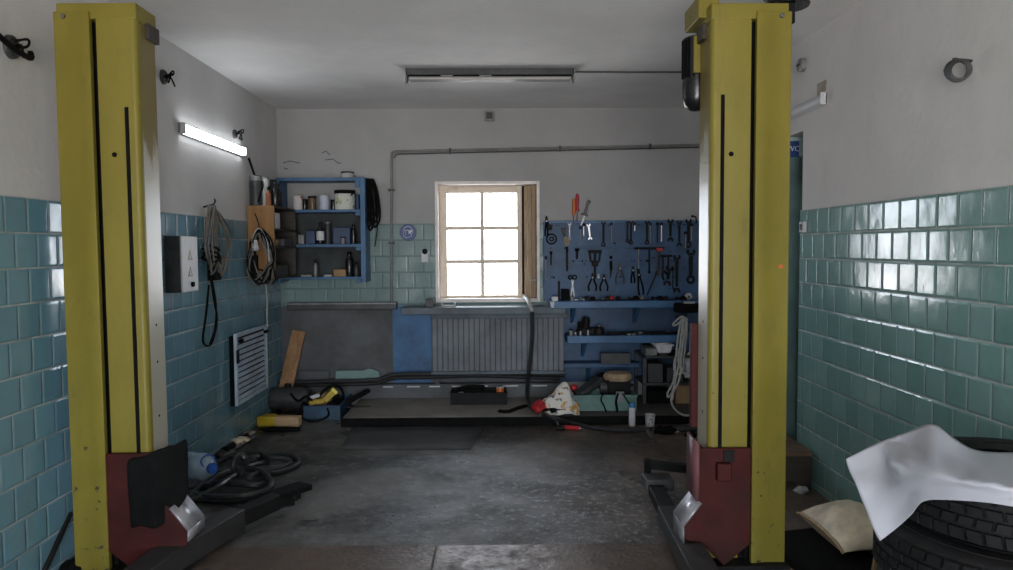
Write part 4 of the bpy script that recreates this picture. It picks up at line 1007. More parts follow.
# ================================================================== BLUE BENCH SHELVES
def plank(x0, x1, ytop, ybot, Yf, label, mat='blue', name='wall_shelf', brackets=()):
    a, b = atY(x0, ytop, Yf), atY(x1, ybot, Yf)
    t = thing(name, label, 'shelf', ((a.x+b.x)/2, (Yf+6.96)/2, b.z))
    MB().box(a.x, b.x, Yf, 6.99, b.z, a.z).obj('shelf_board', mat, t, w=True, bevel=.004)
    for px in brackets:
        c = atY(px, ybot, Yf).x; MB().prism([(6.985, b.z), (Yf+.04, b.z), (6.985, b.z-.16)], c-.015, c+.015, 'yz').obj('bracket', mat, t, w=True)
    return a, b
u0_, u1_ = plank(550, 706, 301.5, 307.5, 6.70, 'upper blue shelf below the tool board', brackets=(575, 640, 690))
m0, m1 = plank(567.5, 706, 336, 342.5, 6.70, 'middle blue shelf below the tool board', brackets=(586, 660))
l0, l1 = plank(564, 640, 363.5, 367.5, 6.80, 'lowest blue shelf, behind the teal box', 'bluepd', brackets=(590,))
# clutter on the upper shelf
zu = u0_.z
def put(px, z, y=6.78): q = atY(px, 300, y); return Vector((q.x, y, z))
p = put(555, zu); bx_thing('white_box', 'label', p.x-.03, p.x+.025, 6.74, 6.80, zu, zu+.04, 'small white box at the left end of the upper blue shelf', 'box')
p = put(565.5, zu, 6.9); bx_thing('black_case', 'black', p.x-.04, p.x+.035, 6.87, 6.93, zu, zu+.10, 'black square case on the upper blue shelf below the scissors', 'case')
p = put(551.5, zu); tag(MB().prism([(-.02, 0), (.02, .0), (.012, -.055), (-.012, -.05)], 6.69, 6.697, 'xz', Matrix.Translation((p.x+.0, 0, zu-.002))).obj('hanging_label', 'label', bevel=.001), 'white scrap on the left front edge of the upper blue shelf', 'scrap')
p = put(612, zu); t = thing('red_ball', 'small red knob on the upper blue shelf', 'knob', p); MB().ball((0, 0, .025), .022, .022, .02).obj('knob_head', 'redp', t); MB().cyl((0, 0, 0), (0, 0, .015), .012).obj('knob_base', 'dsteel', t)
p = put(688, zu); t = thing('white_nozzle', 'pale grey block near the right end of the upper blue shelf', 'block', p); MB().prism([(-.03, .03), (.0, .0), (.035, .03), (.02, .065), (-.015, .06)], -.03, .03).obj('block_body', 'offw', t, bevel=.006); MB().cyl((0, -.03, .03), (0, -.04, .03), .012).obj('plug', 'dgrey', t)
rn = random.Random(11)
xs = [572, 577, 582, 587, 593, 598, 603, 608, 618, 624, 630, 636, 642, 648, 654, 660, 666, 672, 678, 683]
ordn = ['first', 'second', 'third', 'fourth', 'fifth', 'sixth', 'seventh', 'eighth', 'ninth', 'tenth', 'eleventh', 'twelfth', 'thirteenth', 'fourteenth', 'fifteenth', 'sixteenth', 'seventeenth', 'eighteenth', 'nineteenth', 'twentieth']
for i, x in enumerate(xs):
    k = i % 4; p = put(x, zu, 6.78+rn.uniform(-.03, .05)); mt = 'chrome' if i in (1, 6) else rn.choice(['dsteel', 'black', 'dsteel', 'greym'])
    if k == 0:
        o = tag(MB().lathe([(.011, 0), (.020, 0), (.020, .035), (.011, .035)], 12, close=True).obj('socket', mt, loc=p), f'small socket, {ordn[i]} piece from the left in the upper shelf clutter', 'socket')
    elif k == 1:
        w = rn.uniform(.04, .055); m = Matrix.Translation(p+Vector((0, 0, .008))) @ Matrix.Rotation(rn.uniform(-.6, .6), 4, 'Z')
        o = tag(MB().prism([(-w, -.006), (w, -.006), (w+.008, -.012), (w+.02, -.006), (w+.012, .0), (w+.02, .006), (w+.008, .012), (w, .006), (-w, .006), (-w-.01, .010), (-w-.02, .0), (-w-.01, -.010)], -.004, .004, 'xy', m).obj('spanner', mt, bevel=.001), f'small loose spanner, {ordn[i]} piece from the left in the upper shelf clutter', 'spanner')
    elif k == 2:
        m = Matrix.Translation(p) @ Matrix.Rotation(rn.uniform(-.5, .5), 4, 'Z')
        o = tag(MB().lathe([(.0001, 0), (.016, 0), (.016, .012), (.007, .013), (.007, .05), (.0001, .05)], 6, m @ Matrix.Translation((-.02, 0, .015)) @ Matrix.Rotation(R(90), 4, 'Y')).obj('bolt', mt), f'loose bolt, {ordn[i]} piece from the left in the upper shelf clutter', 'bolt')
    else:
        o = tag(MB().box(p.x-.028, p.x+.028, p.y-.025, p.y+.025, zu, zu+.028).box(p.x-.02, p.x+.02, p.y-.018, p.y+.018, zu+.028, zu+.038).obj('small_tin', mt, bevel=.004), f'small dark tin, {ordn[i]} piece from the left in the upper shelf clutter', 'tin')
# middle shelf
zm = m0.z
p = put(586, zm, 6.83); t = thing('bench_drill', 'dark upright machine on the left of the middle blue shelf', 'machine', p)
MB().box(-.08, .08, -.05, .05, 0, .06).obj('base', 'dsteel', t, bevel=.008); MB().cyl((-.0, 0, .05), (.0, 0, .155), .032).obj('column', 'dsteel', t); MB().box(-.075, -.02, -.03, .03, .05, .115).obj('side_block', 'black', t, bevel=.008); MB().cyl((.0, -.03, .125), (.0, .03, .125), .036).obj('drum', 'black', t)
p = put(599, zm, 6.80); t = thing('round_housing', 'dark round housing on the middle blue shelf', 'housing', p); MB().lathe([(.0001, 0), (.05, 0), (.055, .02), (.045, .06), (.02, .075), (.0001, .075)], 18).obj('shell', 'dsteel', t); MB().cyl((.0, 0, .07), (0, 0, .085), .014).obj('boss', 'greym', t)
for i, (x, mt, h) in enumerate(((571, 'greym', .05), (575.5, 'steel', .035), (580.5, 'steel', .045), (588, 'steel', .05))):
    p = put(x, zm, 6.74); t = can('small_jar', p, .020, h, mt, f'small shiny pot, {ordn[i]} from the left at the front of the middle blue shelf', 'pot', .006, 'dsteel', 14)
for i, (x0, x1, yy) in enumerate(((606, 640, 6.76), (618, 668, 6.80), (650, 690, 6.77))):
    a, b = put(x0, zm+.013, yy), put(x1, zm+.013, yy+.03)
    t = thing('steel_bar', f'dark rod lying on the middle blue shelf, {ordn[i]} from the left', 'bar', (a.x, a.y, zm)); MB().cyl(a, b, .012, n=10).obj('shaft', 'dsteel', t, w=True); MB().cyl(b-Vector((.05, 0, 0)), b+Vector((.02, 0, 0)), .013, n=10).obj('end_sleeve', 'greym', t, w=True)
for i, (x, w) in enumerate(((629, .02), (634, .015))):
    p = put(x, zm, 6.735); bx_thing('metal_chip', 'greym', p.x-w, p.x+w, 6.72, 6.745, zm, zm+.016, f'{["left", "right"][i]} of two tiny pale bits at the front of the middle blue shelf', 'bit', .002)

# ================================================================== RACK, CABLES, BOXES ON THE STEP (RIGHT)
rx0, rx1 = atY(643, 380, 6.55).x, atY(697, 380, 6.55).x
rk = thing('steel_rack', 'dark steel rack standing on the step under the blue shelves', 'rack', ((rx0+rx1)/2, 6.75, ST))
rzt = atY(660, 356, 6.55).z
for x in (rx0, rx1-.03):
    for y in (6.55, 6.93): MB().box(x, x+.03, y, y+.03, ST, rzt).obj('leg', 'dgrey', rk, w=True)
rzs = [atY(660, v, 6.55).z for v in (405, 383, 356)]
for z in rzs: MB().box(rx0, rx1, 6.55, 6.96, z-.02, z).obj('rack_shelf', 'dgrey', rk, w=True, bevel=.003)
def rbox(px0, px1, zb, h, mat, label, y0=6.57, y1=6.8, name='parts_box', cat='box'):
    a, b = atY(px0, 380, y0), atY(px1, 380, y0); return bx_thing(name, mat, a.x, b.x, y0, y1, zb, zb+h, label, cat, .005)
rbox(648, 663, rzs[1], .17, 'dgrey', 'dark box on the left of the rack middle shelf')
rbox(667, 683, rzs[1], .13, 'dgrey', 'dark box on the right of the rack middle shelf')
rbox(648, 672, rzs[0], .12, 'black', 'black crate on the left of the rack bottom shelf', name='crate', cat='crate')
rbox(676, 690, rzs[0], .17, 'cardb', 'brown box low on the right of the dark rack')
rbox(645.5, 657, rzs[2], .065, 'greym', 'flat grey box at the left of the rack top')
o = rbox(659, 668, rzs[2], .03, 'dgrey', 'flat dark tin in the middle of the rack top', name='flat_tin', cat='tin')
p = atY(644.5, 348, 6.7); t = thing('dark_flask', 'small dark flask behind the flat grey box on the rack', 'flask', (p.x+.05, 6.88, rzs[2])); MB().lathe([(.0001, 0), (.035, 0), (.035, .07), (.015, .1), (.0001, .1)], 14).obj('flask_body', 'dsteel', t); MB().cyl((0, 0, .1), (0, 0, .125), .017).obj('flask_cap', 'greym', t)
# white tray
a, b = atY(659, 355, 6.5), atY(671, 345, 6.5)
wt = thing('white_tray', 'white plastic tray on top of the dark rack', 'tray', ((a.x+b.x)/2, 6.60, rzs[2]+.031))
hx, hd, hh = .055, .07, .07; tr2 = MB()
tr2.prism([(-hx, 0), (hx, 0), (hx+.02, hh), (hx+.014, hh), (hx-.004, .006), (-hx+.004, .006), (-hx-.014, hh), (-hx-.02, hh)], -hd, hd)
tr2.obj('tray_body', 'label', wt, bevel=.002)
for y in (-hd, hd-.005): MB().prism([(-hx, 0), (hx, 0), (hx+.018, hh), (-hx-.018, hh)], y, y+.005).obj('tray_end', 'label', wt)
MB().box(-hx-.03, -hx-.012, -hd-.005, hd+.005, hh-.008, hh).box(hx+.012, hx+.03, -hd-.005, hd+.005, hh-.008, hh).obj('rim', 'paper', wt, bevel=.002)
# black clamp block with hanging white cables
q = atY(687, 309, 6.52)
tb = thing('cable_reel', 'black reel below the right end of the upper blue shelf, holding white cables', 'reel', (q.x, 6.55, q.z-.06))
MB().lathe([(.0001, -.04), (.10, -.04), (.11, -.02), (.11, .02), (.10, .04), (.0001, .04)], 24, Matrix.Translation((0, 0, .07))).obj('reel_body', 'black', tb)
MB().box(-.03, .05, -.02, .14, .05, .09).obj('holder', 'dsteel', tb, bevel=.004)
MB().box(-.03, .06, -.07, .0, .108, .125).obj('label_plate', 'offw', tb, bevel=.002)
q = atY(682, 322, 6.47)
wc_ = thing('white_cable', 'hank of white cable hanging below the black reel beside the right post', 'cable', q)
def pl(px, py, y=6.46): return atY(682+(px-682)*1.2, py, y-.42*max(0, min(1, (py-335)/75)))-q
for k, (pts, cl) in enumerate([
    ([(682, 318), (679, 335), (677, 355), (675, 380), (670, 393), (671, 397), (675, 388), (680, 360), (685, 335), (686, 322)], True),
    ([(684, 318), (681, 345), (676, 360), (676, 372), (682, 372), (684, 352), (686, 330)], True),
    ([(681, 317), (676, 322), (674.5, 325), (677, 325), (682, 320), (683, 317)], True),
    ([(683, 318), (680, 350), (679, 362), (684, 374), (690, 372)], False),
    ([(676, 385), (673, 400), (676, 409), (683, 415), (690, 414), (695, 405), (697, 392)], False),
    ([(686, 318), (682, 350), (680, 378), (675, 392), (674, 400)], False)]):
    MB().tube(cr([pl(x, y, 6.46-.006*k) for x, y in pts], 6, cl), .0085, 6, cl).obj('cable_loop', 'cable', wc_)
MB().bar((.0, .03, .03), (.0, .20, .03), .02, .02).obj('hook', 'dsteel', wc_)
# white bag and sheet behind the post
q = atY(690, 366, 6.63); tag(MB().ball(q, .06, .06, .12, .35, 3.).tube([q+Vector((0, 0, .1)), q+Vector((.01, .03, .26))], .006, 5).obj('plastic_bag', 'paper', fix=True), 'crumpled white bag hanging beside the red bar of the right post', 'bag')
q = atY(694, 400, 6.53); tag(MB().prism([(-.03, ST-q.z), (.04, ST-q.z), (.045, .09), (-.02, .12)], 6.53, 6.546, 'xz', Matrix.Translation((q.x, 0, q.z))).obj('white_card', 'offw', bevel=.003), 'narrow white card beside the red bar low on the right post', 'card')

# teal box with machine behind
a, b = atZ(573, 412, ST), atZ(637, 411, ST); yb = 6.30
tbx = thing('teal_crate', 'teal metal crate on the step below the blue shelves', 'crate', ((a.x+b.x)/2, yb+.15, ST))
hx = (b.x-a.x)/2; hh = atY(600, 395, yb).z-ST
tm = MB().box(-hx, hx, -.15, -.14, 0, hh).box(-hx, hx, .14, .15, 0, hh).box(-hx, -hx+.01, -.14, .14, 0, hh).box(hx-.01, hx, -.14, .14, 0, hh).box(-hx, hx, -.14, .14, 0, .01)
tm.obj('crate_body', 'teal', tbx); MB().box(-hx-.008, hx+.008, -.158, -.138, hh-.018, hh).box(-hx-.008, hx+.008, .138, .158, hh-.018, hh).obj('crate_rim', 'teal', tbx, bevel=.003)
MB().box(hx*.35, hx*.6, -.17, -.15, hh-.06, hh+.03).obj('crate_clasp', 'greym', tbx, bevel=.003)
p = atY(619, 390, 6.5); t = thing('grinder', 'dark machine with a brown top behind the teal crate', 'machine', (p.x, 6.57, ST))
MB().box(-.10, .10, -.08, .08, 0, .24).obj('base', 'dsteel', t, bevel=.01); MB().lathe([(.0001, .22), (.12, .22), (.13, .25), (.11, .28), (.0001, .285)], 20).obj('top_plate', 'oldwood', t); MB().cyl((-.10, 0, .15), (-.16, 0, .15), .06).obj('wheel', 'dgrey', t); MB().cyl((.10, 0, .13), (.14, 0, .13), .05).obj('wheel', 'dgrey', t)
p = atY(615, 369, 6.74); bx_thing('flat_case', 'dgrey', p.x-.13, p.x+.14, 6.73, 6.78, l0.z, l0.z+.10, 'dark grey flat case on the lowest blue shelf', 'case')
a, b = atY(577, 396, 6.42), atY(600, 379, 6.62)
t = thing('black_tube', 'thick black tube resting slanted behind the rag and over the teal crate', 'tube', a); MB().bar(a, b, .12, .06).obj('tube_body', 'dgrey', t, w=True, bevel=.02); MB().bar(b, b+(b-a)*.25, .09, .05).obj('tube_end', 'black', t, w=True, bevel=.01)
for k, pts in enumerate(([(603, 394), (601, 400), (605, 408), (607, 418)], [(618, 393), (616, 402), (617, 412), (612, 419)], [(622, 393), (628, 402), (632, 412), (629, 420)])):
    tag(MB().tube(cr([atY(x, y, 6.285-.02*i) for i, (x, y) in enumerate(pts)], 6), .010 if k == 1 else .006, 6).obj('black_hose', 'black'), ['thin black cable hanging over the left of the teal crate front', 'thick black hose hanging over the teal crate front', 'thin black cable hanging over the right of the teal crate front'][k], 'hose')
# rag
c = atY(560, 396, 6.26)
rg = MB(); P = []
for i in range(25):
    u = i/24; row = []
    for j in range(25):
        v = j/24; x = (u-.5)*.40; y = (v-.5)*.34
        n = noise.noise(Vector((u*3.1, v*3.3, .5)))*.06+noise.noise(Vector((u*7+3, v*6.5, 2)))*.035
        rr = math.hypot((u-.5)*2, (v-.5)*2); hgt = .115*math.exp(-(((x-.07)/.14)**2+((y-.04)/.13)**2)**2)+.11*math.exp(-(((x+.05)/.15)**2+((y-.01)/.14)**2)**1.8)
        row.append(Vector((c.x+x*(.85+.2*n)+.03*(v-.5)+n*.4, c.y+y*(.9)+n*.3, ST+.012+max(0, hgt+n*(1 if rr < .95 else .3)))))
    P.append(row)
tag(rg.grid(P).obj('printed_rag', 'rag', solid=.006, sub=1), 'crumpled white rag with orange print on the step edge', 'rag')
q = atY(540, 405, 6.2); tag(MB().ball((q.x, 6.2, ST+.055), .065, .06, .055, .45, 5., 18, 12).obj('red_cloth', 'redp'), 'crumpled red cloth left of the printed rag', 'cloth')
q = atY(574, 388, 6.34); t = thing('red_grip', 'small red grip poking out right of the printed rag', 'grip', (q.x, 6.36, ST)); MB().ball((0, 0, q.z-ST), .03, .03, .028).obj('grip_end', 'redp', t); MB().cyl((0, 0, 0), (0, 0, q.z-ST), .014).obj('grip_stem', 'black', t)
q = atY(556, 408, 6.16); tag(MB().ball((q.x, 6.18, ST+.03), .16, .05, .032, .5, 9., 18, 10).obj('dark_cloth', 'black'), 'flat heap of black cloth under the printed rag', 'cloth')
# spray can, cup, red handled tool, dark handled tool
def floor_at(px, py, z=0.): q = atZ(px, py, z); return Vector((q.x, q.y, z))
p = floor_at(633, 427, 0)
sc_ = thing('spray_can', 'white spray can with a blue cap standing before the step', 'spray can', (p.x, 6.07, 0))
MB().lathe([(.0001, 0), (.025, 0), (.027, .005), (.027, .145), (.022, .155), (.0001, .155)], 20).obj('can_body', 'label', sc_)
MB().lathe([(.0001, .15), (.023, .15), (.023, .18), (.017, .19), (.0001, .19)], 18).obj('cap', mk('blue_cap', (.03, .22, .55), .4, bump=0), sc_)
p = floor_at(651, 427)
t = thing('white_cup', 'small dirty white cup on the floor right of the blue capped spray can', 'cup', (p.x, 6.06, 0))
MB().lathe([(.0001, 0), (.034, 0), (.042, .095), (.038, .095), (.031, .006), (.0001, .006)], 20).obj('cup_body', m_spots('dirty_cup', (.55, .55, .55), (.10, .09, .08), (.3, .28, .26), 22.), t); MB().ring((0, 0, .094), (0, 0, 1), .040, .004, 20, 6).obj('rim', 'offw', t)
a, b = floor_at(565, 427, .02), floor_at(580, 428.5, .02)
t = thing('red_grip_tool', 'tool with a red handle lying on the floor before the step', 'tool', (a.x, a.y, 0)); MB().cyl(a, b, .018, .016, 14).obj('handle', 'redp', t, w=True, bevel=.003); MB().cyl(b, b+(b-a)*.25, .006).cyl(b, b+(b-a)*.08, .017, .015).obj('shaft', 'steel', t, w=True)
a, b = floor_at(555, 418, .06), floor_at(560, 429, .012)
t = thing('hammer', 'small hammer leaning on the step edge below the red cloth', 'hammer', (b.x, b.y, 0)); MB().cyl(a, b, .008, .009, 10).obj('handle', 'greym', t, w=True); MB().cyl(b+Vector((-.035, 0, .008)), b+Vector((.035, 0, .008)), .018).obj('hammer_head', 'dsteel', t, w=True)
a, b = floor_at(646, 428, .012), floor_at(651, 437, .012)
t = thing('chisel', 'short pale steel tool on the floor below the white cup', 'tool', (a.x, a.y, 0)); MB().bar(a, b, .02, .014).obj('blade', 'steel', t, w=True, bevel=.002); MB().bar(a-(b-a)*.15, a+(b-a)*.35, .028, .022).obj('tool_head', 'greym', t, w=True, bevel=.003)
a, b = floor_at(655, 431, .022), floor_at(706, 428, .022)
t = thing('steel_tube', 'grey steel tube lying on the floor from the white cup to the right post', 'tube', (a.x, a.y, 0)); MB().cyl(a, b, .022).obj('tube_body', 'dgrey', t, w=True); MB().cyl(a-(b-a)*.02, a+(b-a)*.06, .025).obj('collar', 'greym', t, w=True)
for i, (x, y, w, mt) in enumerate(((675, 433, .035, 'offw'), (682, 422, .02, 'paper'), (691, 437, .05, 'black'), (664, 434, .09, 'black'))):
    p = floor_at(x, y); t = MB().ball((p.x, p.y, w*.35), w, w*.6, w*.35, .5, i*3.1).obj('scrap', mt)
    tag(t, ['flat pale scrap on the floor left of the right post', 'small white scrap at the foot of the rack', 'black lump at the base of the right post', 'low black lump on the floor right of the white cup'][i], 'scrap')

# ================================================================== STEP, CENTRE
a, b = atZ(450.5, 405, ST), atZ(507, 405, ST); yb = a.y
ty = thing('black_tray', 'long black open tray of parts on the step below the window', 'tray', ((a.x+b.x)/2, yb+.13, ST))
hx = (b.x-a.x)/2; hh = .105
MB().box(-hx, hx, -.13, -.118, 0, hh).box(-hx, hx, .118, .13, 0, hh).box(-hx, -hx+.012, -.118, .118, 0, hh).box(hx-.012, hx, -.118, .118, 0, hh).box(-hx, hx, -.118, .118, 0, .012).obj('tray_body', 'dsteel', ty)
MB().box(-hx-.004, hx+.004, -.136, -.116, hh-.015, hh+.002).obj('front_rim', 'dsteel', ty, bevel=.003)
cx_, cy_ = ty.location.x, ty.location.y
can('tin_can', (cx_+hx-.06, cy_-.04, ST+.013), .034, .125, 'orange', 'orange tin at the right end of the black tray', 'can', .006, 'offw')
tag(MB().tube([(cx_-hx+.05, cy_+.06, ST+.10), (cx_-.1, cy_+.05, ST+.125), (cx_+.05, cy_+.06, ST+.12)], .022, 8).obj('rubber_tube', 'black'), 'black tube lying in the back of the black tray', 'tube')
for i, (dx, dy, r, mt) in enumerate(((-.16, -.05, .035, 'offw'), (-.08, -.06, .028, 'offw'), (.08, -.03, .03, 'dsteel'), (.12, -.06, .022, 'offw'), (.02, 0, .04, 'dsteel'), (-.02, -.05, .03, 'dgrey'))):
    t = tag(MB().ball((cx_+dx, cy_+dy, ST+.07), r, r, r*.9, .4, i*1.7).cyl((cx_+dx, cy_+dy, ST+.014), (cx_+dx, cy_+dy, ST+.07), r*.7).obj('metal_part', mt), ['pale lump at the left of the black tray', 'second pale lump from the left in the black tray', 'dark lump left of the orange tin in the black tray', 'small pale part beside the orange tin', 'largest dark lump in the middle of the black tray', 'grey lump in the middle of the black tray'][i], 'part')
# hose from the window down to the floor and to the right
pts = [atY(523, 296, 7.03), atY(525.5, 297.5, 6.97), atY(529, 303, 6.75), atY(532, 312, 6.69), atY(532.5, 330, 6.685), atY(531, 352, 6.685), atY(528.5, 375, 6.68), atZ(527.5, 398, ST+.02), atZ(532, 408, ST+.02), atZ(546, 415, ST+.02)]
pts += [atZ(556, 419, .085), atZ(572, 423, .02), atZ(595, 428, .02), atZ(625, 430, .02), atZ(660, 428.5, .02), atZ(690, 426, .02)]
hs = thing('water_hose', 'long hose from the window down over the step towards the right post', 'hose', pts[7])
MB().tube(cr(pts[:4], 6), .019, 8).obj('pale_end', 'cable', hs, w=True)
MB().tube(cr(pts[3:], 6), .018, 8).obj('hose_body', 'hose', hs, w=True)
pts = [atZ(498, 411, ST+.012), atZ(508, 411.5, ST+.012), atZ(518, 408, ST+.012), atZ(527, 405.5, ST+.012)]
tag(MB().tube(cr(pts, 5), [.006]+[.017]*13+[.012]*2, 7).obj('hose_branch', 'black'), 'short black strap on the step right of the black tray', 'strap')
# pipes along the back wall
for i, (y0, y1, y2, r, mt, x2) in enumerate(((383, 381, 372.5, .020, 'sponge', 565), (386.5, 384.5, 376, .016, 'hose', 560))):
    pts = [atY(x, y, 6.86) for x, y in ((275, y0), (330, y1+.5), (375, y1-1), (395, y1-6), (430, y2+1.5), (480, y2), (x2-20, y2+2), (x2, y2+3))]
    tag(MB().tube(cr(pts, 6), r, 8).obj('wall_pipe', mt), ['thick black pipe along the foot of the back wall', 'thinner black hose just below the thick pipe along the back wall'][i], 'pipe')
a, b = atY(335, 377.5, 6.93), atY(382, 368, 6.93)
tag(MB().prism([(a.x, .206), (b.x, .206), (b.x-.03, b.z-.03), (b.x-.12, b.z), (b.x-.17, b.z-.02), (a.x+.01, b.z-.02)], 6.92, 6.945).obj('teal_board', 'tealp', bevel=.004), 'pale teal board strip leaning at the foot of the back wall', 'board')
a = atY(310, 376, 6.94); tag(MB().box(a.x-.1, a.x+.18, 6.93, 6.95, .206, a.z+.05).obj('grey_board', 'greyp', bevel=.004), 'dull grey board left of the pale teal board', 'board')
a, b = atY(328.5, 318, 6.989), atY(330.5, 382, 6.989)
tag(MB().tube([a, (a+b)/2+Vector((.005, 0, 0)), b], .003, 5).obj('string', 'gcable'), 'thin pale string on the grey back wall', 'string')
# brown stain-like dry leaf scrap on the step
p = atZ(358, 407, ST); tag(MB().prism([(-.11, -.02), (-.02, -.035), (.10, -.01), (.11, .015), (.03, .03), (-.05, .02)], ST+.001, ST+.006, 'xy', Matrix.Translation((p.x, p.y, 0))).obj('brown_scrap', 'dwood', bevel=.001), 'dark brown scrap lying on the left end of the step', 'scrap')
# ================================================================== LEFT BACK CORNER CLUTTER
a, b = atZ(284, 412, 0), atY(303.5, 332, 6.96)
lo = Vector((atY(287, 393, 6.80).x-.03, 6.70, .0)); hi = atY(299, 331, 6.965)
tag(MB().bar(lo+Vector((0, 0, .02)), hi, .125, .030, (0, -1, .3)).obj('wooden_plank', 'wood', bevel=.004), 'orange brown plank leaning in the back left corner', 'plank')
c = floor_at(288, 413); c.y = 6.62; c.x = atY(288, 400, 6.62).x
t = thing('compressor', 'grey motor cylinder lying in the back left corner', 'motor', (c.x, c.y, 0))
MB().lathe([(.0001, -.19), (.07, -.19), (.095, -.16), (.10, -.12), (.10, .12), (.095, .16), (.07, .19), (.0001, .19)], 22, Matrix.Translation((0, 0, .14)) @ Matrix.Rotation(R(90), 4, 'Y')).obj('tank', 'dgrey', t)
for x in (-.10, .10): MB().box(x-.02, x+.02, -.08, .08, 0, .06).obj('foot', 'dsteel', t, bevel=.004)
MB().cyl((0, 0, .22), (.0, 0, .27), .03).obj('valve', 'dsteel', t); MB().tube(cr([(.05, -.09, .20), (.12, -.12, .14), (.2, -.14, .18), (.28, -.12, .10)], 5), .012, 6).obj('hose', 'black', t)
# blue tool tray (on the floor)
a, b = floor_at(303.5, 420), floor_at(340, 420); yb = a.y; Lb = .52
tt = thing('tool_crate', 'blue open tool crate on the floor at the left end of the step', 'crate', ((a.x+b.x)/2, yb+Lb/2, 0))
hx = (b.x-a.x)/2; hh = atY(320, 406, yb).z; k = Lb/2
MB().box(-hx, hx, -k, -k+.012, 0, hh).box(-hx, hx, k-.012, k, 0, hh).box(-hx, -hx+.012, -k+.012, k-.012, 0, hh).box(hx-.012, hx, -k+.012, k-.012, 0, hh).box(-hx, hx, -k+.012, k-.012, 0, .012).obj('crate_body', mk('blue_crate_paint', (.028, .075, .13), .5, 0, .3, .5, 6), tt)
MB().box(-hx-.004, hx+.004, -k-.004, -k+.016, hh-.012, hh+.003).box(hx-.014, hx+.005, -k, k, hh-.012, hh+.003).obj('crate_rim', 'navy', tt, bevel=.003)
ox, oy = tt.location.x, tt.location.y
def cpos(px, py, y): return atY(px, py, y)
# yellow tool (bent body) in the crate
a, b, c = cpos(309, 403, oy-.14), cpos(324, 400.5, oy-.12), cpos(333, 392, oy-.10)
t = thing('yellow_tool', 'yellow bent tool lying in the blue crate', 'tool', (b.x, b.y, hh-.02))
MB().bar(a, b+(b-a)*.05, .06, .045).obj('tool_body', 'yel', t, w=True, bevel=.01); MB().bar(b, c, .06, .055).obj('tool_neck', 'yel', t, w=True, bevel=.006)
MB().bar(c, c+(c-b)*.30, .062, .062).obj('tool_head', mk('pale_yellow', (.75, .62, .10), .4, bump=0), t, w=True, bevel=.004)
MB().bar(a+Vector((.0, .02, .04)), b+Vector((-.04, .02, .045)), .05, .03).obj('tool_cover', 'label', t, w=True, bevel=.01)
a, b = cpos(306, 406, oy-.05), cpos(330, 392, oy+.05)
p = Vector((ox-.03, oy+.02, 0)); tag(MB().box(p.x-.08, p.x+.05, p.y-.06, p.y+.06, .013, hh+.06).obj('wood_offcut', 'oldwood', bevel=.006), 'brown wood offcut standing in the blue crate', 'wood block')
tag(MB().tube(cr([(ox-.10, oy-.10, hh-.02), (ox-.02, oy-.06, hh+.10), (ox+.08, oy-.02, hh+.13), (ox+.12, oy+.05, hh+.05), (ox+.10, oy+.1, .03)], 6), .013, 7).obj('black_hose', 'black'), 'black hose arching over the tools in the blue crate', 'hose')
tag(MB().tube(cr([(ox-.13, oy-.16, hh-.03), (ox-.15, oy-.30, .16), (ox-.14, oy-.36, .04), (ox-.02, oy-.37, .015), (ox+.07, oy-.33, .05), (ox+.05, oy-.27, .10)], 6), .009, 6).obj('black_cable', 'black'), 'black cable looping down the front of the blue crate', 'cable')
for i, (dx, dy, r, mt) in enumerate(((.05, -.12, .045, 'dsteel'), (.09, .02, .05, 'black'), (-.10, .10, .05, 'dgrey'), (.03, .16, .055, 'dsteel'))):
    tag(MB().ball((ox+dx, oy+dy, hh-.03), r, r*1.3, r*.8, .45, i*2.2).cyl((ox+dx, oy+dy, .013), (ox+dx, oy+dy, hh-.03), r*.7).obj('dark_tool', mt), ['dark lump at the front right of the blue crate', 'black lump in the middle right of the blue crate', 'grey lump at the back left of the blue crate', 'dark lump at the back of the blue crate'][i], 'tool')
a, b = Vector((ox+hx+.03, oy-.1, .115)), Vector((ox+hx+.16, oy+.22, .16))
tag(MB().bar(a, b, .05, .03).obj('metal_bar', 'dsteel', bevel=.004), 'dark bar lying on the step beside the blue crate', 'bar')
# yellow piece with wood block
p, p2 = floor_at(268, 426), floor_at(287, 427)
tag(MB().prism([(-.09, .0), (.075, -.02), (.09, .07), (.02, .14), (-.05, .12)], 0, .085, 'xy', Matrix.Translation((p.x, p.y-.03, 0))).obj('yellow_wedge', 'yel', bevel=.012), 'yellow wedge on the floor left of the pale wood block', 'wedge')
tag(MB().box(-.09, .11, -.04, .05, .01, .09, Matrix.Translation((p2.x, p2.y, 0)) @ Matrix.Rotation(R(-6), 4, 'Z')).obj('wood_block', 'lwood', bevel=.005), 'pale wood block on the floor in front of the motor', 'wood block')
p = floor_at(280, 430); tag(MB().ball((p.x+.02, p.y-.04, .016), .17, .05, .018, .4, 4.).obj('black_strip', 'black'), 'flat black strip on the floor before the pale wood block', 'strip')
